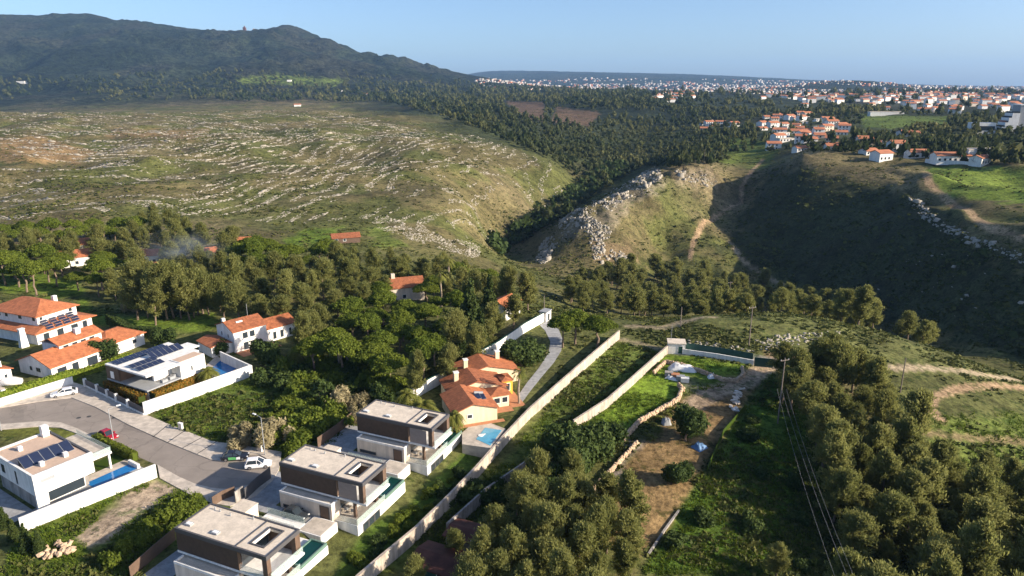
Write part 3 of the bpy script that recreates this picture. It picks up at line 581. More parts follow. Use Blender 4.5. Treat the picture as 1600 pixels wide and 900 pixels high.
# ------------------------------------------------------------------ the three flat-roofed villas
def villa(k, label):
    x, y = VILLAS[k]; T = thing('flat_roofed_villa', label, 'house', (x, y, 0), VAZ, 'flat roofed villas in a row')
    MB().box(6, 14.5, -1.0, 12.1, -3.6, 0).build('basement', white, T)
    MB().box(9.6, 14.4, -.9, 6.4, .002, .04).build('terrace_floor', paving, T)
    for q in ((.3, 1.6), (1.8, 3.1), (3.3, 4.6)): win(T, '+x', 14.5, q[0], q[1], -2.5, -.5, glassd, dgrey)
    MB().box(.6, 9.5, .6, 5.8, 0, 3.0).build('lower_storey', cream, T)
    win(T, '+x', 9.5, 1.2, 5.2, .1, 2.6, glassd, dgrey)
    sl = MB().box(-.05, 15.6, -.05, 6.15, 3.0, 3.3).build('floor_slab', white, T)
    up = MB().box(0, 10.4, 0, 6.1, 3.302, 6.15).build('upper_storey', wood, T)
    win(T, '+x', 10.4, .6, 5.4, 3.4, 5.9, glassd, dgrey)
    MB().box(10.402, 15.1, 5.85, 6.1, 3.302, 6.15).build('back_panel', woodf, T)
    for q in ((14.35, 15.1, 0, .65), (14.4, 15.1, 5.2, 5.84)): MB().box(q[0], q[1], q[2], q[3], 3.302, 6.15).build('column', woodf, T)
    for q in ((12.7, 13.1, .6, 1.0), (13.2, 13.6, 5.2, 5.7)): MB().box(q[0], q[1], q[2], q[3], .04, 2.998).build('column', woodf, T)
    # roof plate with its square opening
    r = MB()
    for q in ((0, 11.4, 0, 6.1), (13.4, 15.1, 0, 6.1), (11.4, 13.4, 0, 1.5), (11.4, 13.4, 4.9, 6.1)): r.box(q[0], q[1], q[2], q[3], 6.152, 6.56)
    rf = r.build('roof', gravel, T)
    e = MB()
    for q in ((-.06, 15.16, -.06, .2), (-.06, 15.16, 5.9, 6.16), (-.06, .2, .2, 5.9), (14.9, 15.16, .2, 5.9)): e.box(q[0], q[1], q[2], q[3], 6.1, 6.68)
    e.build('roof_edge', dgrey if False else MATS['dark_metal_trim'], rf)
    MB().box(9.95, 10.1, .2, 5.9, 6.56, 6.66).build('roof_divider', dgrey, rf)
    e = MB()
    for q in ((11.2, 13.6, 1.3, 1.5), (11.2, 13.6, 4.9, 5.1), (11.2, 11.4, 1.5, 4.9), (13.4, 13.6, 1.5, 4.9)): e.box(q[0], q[1], q[2], q[3], 6.5, 6.70)
    e.build('opening_rim', dgrey, rf)
    e = MB().box(11.405, 11.46, 1.52, 4.88, 6.15, 6.55).build('opening_lining', white, rf)
    for q in ((.6, 1.0), (5.2, .95)):
        MB().box(q[0], q[0] + 1.0, q[1], q[1] + .7, 6.56, 6.8).build('roof_light', mgrey, rf); MB().box(q[0] + .12, q[0] + .88, q[1] + .1, q[1] + .6, 6.8, 6.84).build('pane', lampw, rf)
    for q in ((1.6, 5.3), (2.6, 5.2), (4.6, 5.0), (8.0, 5.6)): MB().cyl((q[0], q[1], 6.55), (q[0], q[1], 6.95), .09, .09, 8).build('vent_pipe', mgrey, rf)
    if k: MB().box(10.7, 13.9, .05, .12, 3.35, 5.95).build('sliding_shutter', shut, T)
    MB().box(15.45, 15.52, .1, 6.0, 3.3, 4.3).build('glass_railing', glassg, T)
    MB().box(10.6, 14.3, .02, .05, 3.3, 4.3).build('glass_railing', glassg, T) if not k else None
    gb = MB().box(.8, 10.4, -1.5, .58, -.3, 2.6).build('entrance_block', cream, T)
    MB().box(1.0, 10.2, -1.3, -.06, 2.602, 2.64).build('block_roof', gravel, gb)
    e = MB()
    for q in ((.78, 10.42, -1.52, -1.3), (.78, 1.0, -1.3, -.06), (10.2, 10.42, -1.3, -.06)): e.box(q[0], q[1], q[2], q[3], 2.5, 2.85)
    e.build('parapet', white, gb)
    win(T, '-y', -1.5, 8.3, 9.9, .05, 2.2, woodf, dgrey, 'front_door')
    win(T, '-y', -1.5, 1.4, 4.6, .25, .7, glassd, dgrey)
    MB().box(-1.2, 1.4, 10.4, 13.0, -.3, 2.7).build('meter_room', cream, T); MB().box(-1.3, 1.5, 10.3, 13.1, 2.702, 2.9).build('meter_room_roof', gravel, T)
    if k < 2:
        MB().box(1.6, 8.5, 12.4, 14.7, -.5, .3).build('patio', white, T)
        for q in ((1.65, 8.45, 14.6, 14.66), (1.65, 8.45, 12.44, 12.5)): MB().box(q[0], q[1], q[2], q[3], .302, 1.3).build('glass_railing', glassg, T)
        MB().box(8.55, 12.6, 13.0, 16.8, -3.4, .25).build('garden_block', white, T); MB().box(8.75, 12.4, 13.2, 16.6, .252, .29).build('block_top', paving, T)
    e = MB()
    for q in ((11.7, 14.44, 6.5, 6.75), (11.7, 14.44, 11.75, 12.0), (11.7, 11.95, 6.75, 11.75), (14.22, 14.44, 6.75, 11.75)): e.box(q[0], q[1], q[2], q[3], .002, .5)
    pl = e.build('pool_rim', mat_glass('pool_rim_glass', (.16, .26, .21), .85) if 'pool_rim_glass' not in MATS else MATS['pool_rim_glass'], T)
    MB().box(11.95, 14.22, 6.75, 11.75, .002, .36).build('pool_water', poolgreen, pl)
    for q in ((14.4, 14.45, -.9, 6.4), (9.8, 14.38, -.97, -.92)): MB().box(q[0], q[1], q[2], q[3], .04, 1.05).build('glass_railing', glassg, T)
    MB().box(-7.0 if k else -4, 8.4, -3.7 if k else -9, -1.55, -.5, .05).build('driveway', concrete, T); MB().box(-7.0 if k else -4, -.2, -1.54, 6.5, -.5, .055).build('driveway', concrete, T)
    MB().box(14.6, 16.0, -.6, 5.4, -3.4, -2.72).build('garden_path', paving, T)
    return T
villa(0, 'nearest flat roofed villa with brown cladding, its upper terrace open')
villa(1, 'middle flat roofed villa with brown cladding, between its two twins')
villa(2, 'farthest flat roofed villa with brown cladding, beside the palms')
for k, l_ in enumerate(('outdoor table on the lower terrace of the nearest villa', 'outdoor table under the upper terrace of the middle villa', 'outdoor table on the lower terrace of the farthest villa')):
    q = vloc(k, 11.4, 2.6); T = thing('terrace_table', l_, 'table', (q[0], q[1], .04), VAZ, 'terrace tables'); MB().box(-.9, .9, -.45, .45, .68, .74).build('table_top', white, T)
    for sx in (-.8, .8):
        for sy in (-.35, .35): MB().box(sx - .04, sx + .04, sy - .04, sy + .04, 0, .678).build('leg', mgrey, T)
    for j, sx in enumerate((-.6, .6)):
        q = vloc(k, 11.4 + sx, 1.5); C_ = thing('terrace_chair', ['grey chair nearer the house', 'grey chair nearer the garden'][j] + ' at the ' + l_.split(' on ')[0].split(' under ')[0] + ' of the ' + ('nearest', 'middle', 'farthest')[k] + ' villa', 'chair', (q[0], q[1], .04), VAZ, 'terrace chairs')
        MB().box(-.25, .25, -.25, .25, .40, .46).build('seat', mgrey, C_); MB().box(-.25, .25, -.3, -.252, .40, .9).build('backrest', mgrey, C_)
        for ax_ in (-.22, .22):
            for ay in (-.22, .22): MB().box(ax_ - .02, ax_ + .02, ay - .02, ay + .02, 0, .398).build('leg', dgrey, C_)
def fr(u, v, z, az): p = P(u, v, z); return (p[0], p[1], 0), R(az)

# ------------------------------------------------------------------ white cube house by the sandy track
T = thing('white_cube_house', 'white cubic house with pinkish flat roof and one row of dark panels', 'house', (-71.0, 92.3, 0), R(57))
MB().box(0, 8.6, 0, 13.5, 2.9, 6.1).build('upper_storey', white, T); MB().box(.5, 8.4, 2.2, 13.3, 0, 2.898).build('lower_storey', greywall, T)
MB().box(0, 1.6, 0, .5, 0, 2.898).build('wall_fin', white, T)
MB().box(.3, 8.3, .3, 13.2, 6.102, 6.16).build('roof', pink, T)
e = MB()
for q in ((-.05, 8.65, -.05, .3), (-.05, 8.65, 13.2, 13.55), (-.05, .3, .3, 13.2)): e.box(q[0], q[1], q[2], q[3], 5.9, 6.4)
e.build('parapet', white, T); MB().box(8.3, 8.65, .3, 13.2, 5.9, 6.36).build('parapet', MATS['dark_metal_trim'], T)
for i in range(5): panel(T, (1.3 + i * 1.45, 4.6, 6.75), 1.36, 2.3, R(28))
MB().box(.6, 7.8, 5.5, 5.6, 6.16, 7.2).build('panel_stand', dgrey, T)
MB().box(7.0, 8.0, 12.0, 13.0, 6.16, 8.0).build('chimney', white, T)
for q in ((2.2, 2.2), (2.6, 10.2), (5.6, 2.2)): MB().box(q[0], q[0] + .6, q[1], q[1] + .6, 6.16, 6.9).build('roof_vent', white, T)
win(T, '-x', 0, 5.2, 6.0, 3.2, 5.6); win(T, '-x', 0, 9.2, 10.6, 3.8, 5.4); win(T, '-y', 0, .9, 3.0, 4.7, 5.4, mgrey); win(T, '-y', 2.2, 2.4, 7.8, .1, 2.4)
MB().box(8.66, 13.3, 3.8, 15.0, 2.85, 3.2).build('upper_terrace', white, T); MB().box(8.7, 11.4, 8.5, 14.9, -.1, 2.848).build('terrace_support', white, T)
MB().box(8.7, 13.2, 3.9, 14.9, 3.202, 3.23).build('terrace_floor', paving, T)
for q in ((13.2, 13.26, 3.9, 14.9), (8.8, 13.18, 3.85, 3.9)): MB().box(q[0], q[1], q[2], q[3], 3.2, 4.1).build('glass_railing', glassg, T)
MB().box(12.8, 13.1, 4.1, 4.4, -.1, 2.848).build('post', white, T)
MB().box(-1, 16, -3.2, 2.1, -.4, .06).build('pool_terrace', concrete, T); MB().box(8.7, 16, 2.11, 5.0, -.4, .07).build('terrace_paving', paving, T); MB().box(11.5, 16, 5.02, 8.4, -.4, .05).build('lawn_patch', L_gr, T)
MB().box(8.2, 15.2, .4, 2.9, .072, .1).build('pool_water', poolblue, T); MB().box(15.25, 15.7, .2, 3.1, .072, .8).build('spillway', white, T)
MB().box(-8, -.1, 1, 13, -.4, .05).build('shaded_yard', concrete, T)

# ------------------------------------------------------------------ white house with the large panel array
T = thing('panel_roof_house', 'white flat roofed house covered with many solar panels above the white wall', 'house', (-73.1, 130.3, 0), R(61))
MB().box(0, 14, .2, 12.6, 0, 3.0).build('lower_storey', white, T)
MB().box(-.6, 14.1, -.5, 12.7, 3.002, 3.25).build('balcony_slab', mgrey, T)
MB().box(3.2, 13.8, 2.6, 12.6, 3.252, 5.95).build('upper_storey', white, T)
MB().box(-.4, 0.0, 8.6, 12.9, 0, 6.1).build('brown_cladding', wood, T); MB().box(0, 3.2, 8.6, 12.6, 3.252, 5.95).build('side_room', woodf, T)
MB().box(7.2, 13.2, -.55, 2.59, 0.01, 6.5).build('tall_wall_block', white, T)
r = MB().box(-.4, 14.3, 2.6, 13.0, 5.952, 6.35); r.box(-.4, 7.19, -.5, 2.6, 5.952, 6.35); rf = r.build('roof', white, T)
MB().box(14.3, 17.0, 6, 10, 5.7, 5.95).build('canopy', white, T); MB().box(7.5, 12.9, -.3, 2.3, 6.502, 6.54).build('roof_gravel', pink, T)
e = MB(); e.box(-.45, -.4, -.5, 8.5, 5.9, 6.0); e.build('fascia', dgrey, T)
win(T, '-y', -.55, 9.6, 10.1, 3.9, 5.0); win(T, '-x', 0.0, 1.2, 6.5, .2, 2.5, glassd, dgrey); win(T, '-x', 3.2, 3.2, 6.4, 3.4, 5.6, glassd, dgrey); win(T, '-y', .2, 3.2, 7.0, .3, 2.3, glassd, dgrey)
win(T, '-x', -.4, 10.4, 11.4, 3.6, 5.0, lampw)
for q in ((3.4, .2), (5.2, .3), (6.2, .8)): MB().box(q[0], q[0] + 1.2, q[1], q[1] + .9, 3.252, 3.8).build('terrace_sofa', mgrey, T)
for i in range(9):
    for j in range(2): panel(T, (1.0 + i * 1.35, 11.8 - j * 1.5, 6.55), 1.2, 1.1, R(10))
for i in range(6): panel(T, (6.4 + i * 1.25, 7.0, 7.0), 1.1, 2.2, R(24))
for i in range(5): panel(T, (1.0 + i * 1.15, 3.4, 6.7), 1.05, 1.6, R(14)); panel(T, (1.2 + i * 1.15, 6.0, 6.7), 1.05, 1.5, R(14))
def quad_px(name, pxs, z0, z1, m, root=None, off=None):
    pts = [P(u, v, z1)[:2] - (np.array(off[:2]) if off is not None else 0) for u, v in pxs]
    return MB().prism([tuple(p) for p in pts], z0, z1).build(name, m, root)
PO = P(350, 572); T = thing('swimming_pool', 'deep blue walled pool behind the long white wall', 'pool', (PO[0], PO[1], 0))
quad_px('paving', [(300, 592), (338, 556), (388, 583), (345, 604)], -.4, .04, paving, T, PO); quad_px('water', [(324, 581), (347, 561), (378, 570), (346, 590)], .042, .08, poolblue, T, PO)

# ------------------------------------------------------------------ long low house with orange roofs
T = thing('tiled_bungalow', 'long white house with stepped bright orange tiled roofs and raised middle', 'house', (-100.4, 142.4, 0), R(66))
MB().house(0, 14, 0, 11, 0, 2.9, 5.0).build('wall', white, T); rf = MB().gable(0, 14, 0, 11, 2.95, 5.05, .5, .2).build('roof', roof_or, T)
MB().box(5.2, 15.5, 4.2, 10.2, 2.5, 5.6).build('raised_storey', white, T); MB().gable(5.2, 15.5, 4.2, 10.2, 5.62, 6.7, .4, .2).build('roof', roof_or, T)
for i in range(4): win(T, '-y', 4.2, 6.0 + i * 2.1, 7.4 + i * 2.1, 4.35, 5.25)
MB().box(14.02, 24, .8, 10.4, 0, 3.0).build('wall', white, T); MB().hip(14.1, 24, .8, 10.4, 3.15, 4.9, .5, 4.0).build('roof', roof_or, T)
win(T, '-y', .8, 20.6, 21.8, 1.2, 2.3); win(T, '-x', 0, 3.6, 5.2, 1.1, 2.2); win(T, '-x', 0, 6.4, 7.4, 1.1, 2.2)
for q in ((1.2, 3.4), (4.6, 6.2), (8.2, 10.8), (11.4, 13.2)): win(T, '-y', 0, q[0], q[1], .1, 2.2)
MB().box(10.4, 11.6, 5.6, 6.6, 6.0, 7.7).build('chimney', white, T)
MB().box(0, 16, -3.6, -.05, -.4, .06).build('terrace', terra_pave, T)
for q in ((2.4, -2.1), (6.2, -2.4), (9.5, -2.0)): MB().box(q[0], q[0] + 1.5, q[1], q[1] + .8, .06, .75).build('garden_table', woodf, T)
T = thing('tiled_annex', 'small white annexe with orange roof and panels at the frame edge', 'house', (-107.5, 138.0, 0), R(66))
MB().house(-3, 3.2, 3, 13, 0, 2.8, 3.9, 'y').build('wall', white, T); MB().gable(-3, 3.2, 3, 13, 2.85, 3.95, .4, .2, 'y').build('roof', roof_or, T)
MB().box(-6, 0, -6, 2.9, -.4, .06).build('forecourt', paving, T); MB().box(1.5, 2.3, 4.4, 5.2, 3.2, 4.7).build('chimney', white, T)
for i in range(3): panel(T, (1.5, 7.0 + i * 1.7, 3.75), 1.9, 1.2, 0)
win(T, '-y', 3, -1.2, -.2, .1, 2.2, mgrey); win(T, '-y', 3, 1.6, 2.3, 1.2, 2.0)
T = thing('hipped_house', 'large white house with hipped orange roof and panels on its lower roof', 'house', (-117.6, 164.0, 0), R(68))
MB().box(0, 15, 0, 22, 0, 3.0).build('wall', white, T); MB().hip(0, 15, 0, 22, 3.1, 5.0, 1.0, 4.0, 'y').build('lower_roof', roof_or, T)
MB().box(2.4, 13, 2.4, 20, 3.0, 6.3).build('upper_storey', white, T); MB().hip(2.4, 13, 2.4, 20, 6.4, 8.9, .7, None, 'y').build('upper_roof', roof_or, T)
for i in range(4):
    for j in range(4): panel(T, (3.4 + i * 2.3 + (j % 2) * .4, -.6 + j * .88, 3.62 + j * .42), 1.7, .75, R(25))
for q in ((1.6, 3.2), (5.2, 7.0), (9, 11), (12.2, 13.6)): win(T, '-y', 0, q[0], q[1], .2, 2.4)
for q in ((3, 4.2), (8, 9.4), (13.2, 14.4), (16, 17.2)): win(T, '-x', 2.4, q[0], q[1], 5.0, 6.0)
win(T, '-y', 2.4, 3.0, 3.8, 5.1, 6.0); win(T, '-y', 2.4, 10.8, 11.8, 5.1, 6.1); MB().box(10.6, 11.6, 7, 7.9, 7.2, 8.9).build('chimney', white, T)
T = thing('garden_chimney', 'free standing tapered white chimney between the orange roofed houses', 'chimney', P(38, 542), R(60))
MB().add([(-.9, -.7, 0), (.9, -.7, 0), (.9, .7, 0), (-.9, .7, 0), (-.55, -.45, 4.6), (.55, -.45, 4.6), (.55, .45, 4.6), (-.55, .45, 4.6)], [(0, 3, 2, 1), (4, 5, 6, 7), (0, 1, 5, 4), (1, 2, 6, 5), (2, 3, 7, 6), (3, 0, 4, 7)]).build('stack', white, T)
MB().box(-.7, .7, -.55, .55, 4.602, 4.8).build('cap', white, T)

# ------------------------------------------------------------------ white two-storey house with mottled orange roof
T = thing('white_gabled_house', 'white two storey house with mottled orange roof and water heater', 'house', (-66.6, 158.6, 0), R(48))
MB().house(0, 8.5, 0, 8.5, 0, 5.2, 6.8).build('wall', white, T); MB().gable(0, 8.5, 0, 8.5, 5.25, 6.85, .35, .2).build('roof', roof_rd, T)
MB().house(8.52, 17, .8, 8, 0, 3.4, 4.9).build('wall', white, T); MB().gable(8.9, 17, .8, 8, 3.45, 4.95, .35, .2).build('roof', roof_rd, T)
MB().house(-5.2, -.02, 1.0, 8, 0, 2.5, 3.2, 'y').build('wall', white, T); MB().gable(-5.2, -.4, 1.0, 8, 2.55, 3.25, .3, .2, 'y').build('roof', roof_or, T)
for q in ((2.2, 3.6), (4.0, 5.4)): win(T, '-y', 0, q[0], q[1], 3.0, 4.6); win(T, '-y', 0, q[0], q[1], .1, 2.1)
win(T, '-x', 0, 2.4, 3.0, 3.2, 4.2); win(T, '-x', 0, 5.6, 6.2, 3.2, 4.2); win(T, '-y', .8, 10.5, 11.5, .4, 2.4); win(T, '-y', .8, 12.5, 13.5, .4, 2.4); win(T, '-y', .8, 15, 15.8, .4, 2.4)
MB().box(.1, .8, 5.0, 5.8, 6.2, 7.5).build('chimney', white, T); MB().cyl((2.3, 2.9, 6.45), (3.9, 2.9, 6.45), .3, .3, 12).build('water_heater', white, T)
panel(T, (2.6, 1.9, 6.12), .9, 1.7, R(20)); panel(T, (3.6, 1.9, 6.12), .9, 1.7, R(20))
MB().box(0, 10, -4, -.05, -.4, .06).build('terrace', terra_pave, T); MB().cyl((7.5, 7, 6), (7.5, 7, 9.2), .05, .05, 6).build('aerial_mast', mgrey, T)

# ------------------------------------------------------------------ yellow house with joined gables
T = thing('yellow_house', 'yellow house of joined gables with orange tiled roofs beside a pale pool', 'house', (-9.6, 121.0, 0), R(20))
def gab(x0, x1, y0, y1, ze, zr, m, ry, wm=yellow):
    MB().house(x0, x1, y0, y1, 0, ze, zr, 'y', ry).build('wall', wm, T); return MB().gable(x0, x1, y0, y1, ze + .05, zr + .05, .35, .2, 'y', ry).build('roof', m, T)
gab(-1.4, 7.2, 0, 9, 2.6, 4.0, roof_or, 2.4); gab(.2, 12.2, 9.02, 16, 2.6, 4.4, roof_rd, 6.0); gab(4.0, 17.5, 16.04, 23, 2.6, 4.4, roof_or, 10.6)
MB().hip(7.6, 11.6, 4.8, 8.8, 2.75, 3.5, .2).build('porch_roof', roof_or, T); MB().box(7.22, 11.4, 5.0, 8.99, 0, 2.6).build('porch', yellow, T)
win(T, '-y', 5.0, 8.2, 9.5, .9, 2.1); win(T, '-y', 5.0, 9.9, 11.1, .9, 2.1); win(T, '-y', 0, 1.2, 2.2, 1.2, 2.0); win(T, '+x', 7.2, 1.0, 2.6, .2, 2.2, glassg)
for q in ((2.2, 12.5), (6.0, 18.6), (14, 21)): MB().box(q[0], q[0] + .9, q[1], q[1] + .8, 3.0, 5.3).build('chimney', yellow, T); MB().box(q[0] - .1, q[0] + 1.0, q[1] - .1, q[1] + .9, 5.302, 5.5).build('chimney_cap', white, T)
b = MB(); b.box(11.65, 14.0, 10.0, 13.6, 0, 3.2); b.build('ochre_bay', ochre, T); MB().hip(11.7, 14.0, 10.0, 13.6, 3.3, 4.0, .2).build('bay_roof', roof_or, T); win(T, '-y', 10.0, 12.2, 13.4, 1.0, 2.6)
panel(T, (4.4, 3.6, 3.85), 1.0, 1.9, R(8)); panel(T, (5.4, 3.6, 3.6), 1.0, 1.9, R(8)); MB().cyl((4.0, 4.8, 4.1), (5.8, 4.8, 3.8), .28, .28, 12).build('water_heater', mgrey, T)
MB().box(-3.4, 8.4, -1.1, -.02, -.4, .06).build('terrace', terra_pave, T); MB().box(11.65, 14.6, 4.0, 24, -.4, .05).build('terrace', terra_pave, T); MB().box(7.7, 11.6, 2.6, 4.9, -.4, .06).build('terrace', terra_pave, T)
PO = P(745, 680); T = thing('swimming_pool', 'pale blue pool with rounded steps below the yellow house', 'pool', (PO[0], PO[1], 0))
quad_px('deck', [(722, 676), (738, 662), (764, 660), (790, 670), (766, 700), (722, 694)], -3.0, .03, paving, T, PO)
quad_px('water', [(744, 686), (758, 668), (784, 672), (766, 696)], .032, .07, poolpale, T, PO)
b = MB()
for i in range(4):
    c = P(747, 681) - PO; b.cyl((c[0] + .5 + .25 * i, c[1] + .2 * i, .03), (c[0] + .5 + .25 * i, c[1] + .2 * i, .13 - .014 * i), max(.15, .5 - .12 * i), max(.15, .5 - .12 * i), 20)
b.build('steps', white, T)
sheet('drive', [(858, 500), (872, 512), (879, 530), (877, 548), (866, 566), (848, 587), (828, 612), (812, 634), (803, 628), (822, 600), (842, 575), (857, 552), (860, 534), (852, 517), (843, 508)], .04, concrete)
T = thing('gate_house', 'small white gate pavilion at the top of the curving drive', 'gatehouse', P(852, 500), R(60)); MB().box(-1.5, 1.5, -1, 1, 0, 2.6).build('wall', white, T); MB().box(-1.7, 1.7, -1.2, 1.2, 2.6, 2.85).build('roof', mgrey, T); win(T, '-y', -1, -.6, .6, .1, 2.1)
T = thing('white_hut', 'small white hut with dark door at the corner of the pale wall', 'hut', G(1056, 549), R(-8)); MB().box(-2.0, 2.0, -1.6, 1.6, -.5, 2.5).build('wall', white, T); MB().box(-2.2, 2.2, -1.8, 1.8, 2.5, 2.7).build('roof', gravel, T); win(T, '-y', -1.6, .3, 1.4, 0, 2.0, greengate); MB().cyl((-1.2, 1, 2.6), (-1.2, 1, 6.5), .04, .04, 6).build('mast', mgrey, T)
# sheds and houses among the trees
def cottage(label, u, v, az, L, W, ze, zr, rm, wm=white, chim=False, name='cottage', z=None, grp=None):
    p = G(u, v); T = thing(name, label, 'house' if name == 'cottage' else 'shed', p, R(az), grp)
    MB().house(-L / 2, L / 2, -W / 2, W / 2, -.6, ze, zr).build('wall', wm, T); MB().gable(-L / 2, L / 2, -W / 2, W / 2, ze + .04, zr + .04, .4, .2).build('roof', rm, T)
    if chim: MB().box(-L * .35, -L * .35 + 1.1, -.4, .6, ze, zr + 1.5).build('chimney', wm, T)
    for i in range(max(2, int(L / 4))): win(T, '-y', -W / 2, -L / 2 + 1 + i * 3.2, -L / 2 + 2.1 + i * 3.2, .8, 2.0)
    win(T, '-x', -L / 2, -.6, .6, .8, 2.0)
    return T
cottage('rust red roofed shed with dark walls at the bottom edge', 688, 893, -25, 6.5, 5, 2.0, 2.6, roof_rust, greengate, name='shed')
cottage('dull rust roofed shed behind the other shed in shade', 735, 848, -25, 6, 4, 1.7, 2.1, roof_rust, greywall, name='shed')
cottage('red roofed house with stout chimney deep in the pines', 632, 464, 20, 11, 8, 4.2, 6.2, roof_rd, cream, True)
cottage('white house with orange roof showing a corner behind dark conifers', 787, 493, 60, 8, 6, 4.0, 5.2, roof_or)
cottage('white cottage with orange roof at the edge of the tree belt', 128, 412, 30, 12, 8, 3.4, 5.2, roof_or)
cottage('house with long orange roof half hidden behind the cottage', 122, 396, 30, 11, 7, 4.0, 5.6, roof_or, cream)
cottage('white cottage with orange roof beside the drifting smoke', 240, 410, 10, 13, 7, 3.4, 4.8, roof_rd)
cottage('little hut with bright orange roof among shrubs', 252, 424, 25, 6, 5, 2.2, 3.3, roof_or)
cottage('ochre house beyond the smoke in the pines', 328, 406, 30, 9, 7, 3.2, 4.6, roof_or, ochre)
cottage('brown house with grey drive above the green lawn', 540, 377, 20, 11, 7, 2.2, 3.4, roof_rd, woodf)
cottage('orange roof peeping out above the pine belt', 372, 388, 15, 10, 7, 3, 4.3, roof_or)

# ------------------------------------------------------------------ plants: prototypes
def tuft_quads(pos, nrm, size, rng, aspect=1.0, up=None):
    n = len(pos); t = rng.normal(size=(n, 3)) if up is None else up; nrm = nrm / (np.linalg.norm(nrm, axis=1, keepdims=True) + 1e-9)
    a = np.cross(nrm, t); a /= np.linalg.norm(a, axis=1, keepdims=True) + 1e-9; b = np.cross(nrm, a)
    s = (size * rng.uniform(.55, 1.3, n))[:, None]; a = a * s; b = b * s * aspect
    return np.stack([pos - a - b * .4, pos + b, pos + a - b * .4, pos - b * 1.1], 1).reshape(-1, 3)
ICO = None
def ico():
    global ICO
    if ICO is None:
        import bmesh
        bm = bmesh.new(); bmesh.ops.create_icosphere(bm, subdivisions=1, radius=1); ICO = (np.array([v.co[:] for v in bm.verts]), np.array([[v.index for v in f.verts] for f in bm.faces])); bm.free()
    return ICO
def crown(name, blobs, n, size, m, seed, core=.62, jit=.7, flat=.0, aspect=1.0, blur=.0, feather=False):
    rng = np.random.default_rng(seed); C = np.array([b[0] for b in blobs], float); S = np.array([b[1] if hasattr(b[1], '__len__') else (b[1],) * 3 for b in blobs], float)
    w = (S.prod(1) ** (2 / 3)); w /= w.sum(); bi = rng.choice(len(blobs), n, p=w)
    d = rng.normal(size=(n, 3)); d /= np.linalg.norm(d, axis=1, keepdims=True)
    d[:, 2] = np.where(d[:, 2] < -.3, -d[:, 2] * (1 - flat) * .5, d[:, 2]) if flat else d[:, 2]
    lump = 1 + .16 * np.sin(d[:, 0] * 7 + bi * 2.1) * np.sin(d[:, 1] * 6 + bi) + .10 * np.sin(d[:, 2] * 9 + bi)
    rf = rng.uniform(.62, 1.06, n) ** .7 * lump; pos = C[bi] + d * S[bi] * rf[:, None]
    pos = pos + rng.normal(size=pos.shape) * blur
    keep = np.ones(n, bool)
    for c, s in zip(C, S): keep &= ~((((pos - c) / s) ** 2).sum(1) < .38)
    pos, d, bi = pos[keep], d[keep], bi[keep]; nr_ = d / S[bi] + rng.normal(size=d.shape) * jit / S[bi].mean(1, keepdims=True)
    V = tuft_quads(pos, nr_, np.full(len(pos), size), rng, aspect, (d * .7 + [0, 0, 1.0] + rng.normal(size=d.shape) * .45) if feather else None); F = np.arange(len(V)).reshape(-1, 4)
    bt = rng.uniform(0, .35, len(blobs)); tint = np.repeat(np.clip(bt[bi] + rng.uniform(-.1, .45, len(bi)), 0, 1), 4)
    tri = np.concatenate([F[:, [0, 1, 2]], F[:, [0, 2, 3]]]); Vs, Fs, Ts = [V], [tri], [tint]; o = len(V); iv, if_ = ico()
    for c, s in zip(C, S):
        Vs.append(iv * s * core + c); Fs.append(if_ + o); Ts.append(np.full(len(iv), .1)); o += len(iv)
    return npmesh(name, np.concatenate(Vs), np.concatenate(Fs), m, np.concatenate(Ts))
def trunk_mesh(h, r, limbs, m, seed, lean=.4):
    rng = np.random.default_rng(seed); b = MB(); p = np.array([0, 0, -.5]); k = 5
    for i in range(k):
        q = np.array([rng.normal() * lean * .4, rng.normal() * lean * .4, h * (i + 1) / k]); b.cyl(p, q, r * (1 - .6 * i / k), r * (1 - .6 * (i + 1) / k), 7); p = q
    for c in limbs:
        s = np.array([0, 0, h * rng.uniform(.6, .95)]); b.cyl(s, s + (np.array(c) - s) * .85, r * .4, r * .15, 5)
    return b.mesh('trunk', m)
PROTO = {}
def proto(kind, tr, cr): PROTO.setdefault(kind, []).append((tr, cr))
for k in range(3):
    rng = np.random.default_rng(50 + k); bl = []
    for i in range(16):
        a = i * 2.4; rr = 3.3 * math.sqrt((i + .3) / 16); bl.append(((rr * math.cos(a), rr * math.sin(a), 8.0 - .16 * rr * rr + rng.uniform(-.25, .25)), (1.45, 1.45, 1.15)))
    proto('umbrella_pine', trunk_mesh(7, .32, [b[0] for b in bl[::3]], bark, k), crown('crown', bl, 8500, .17, L_um, 60 + k, .72, .8, .5))
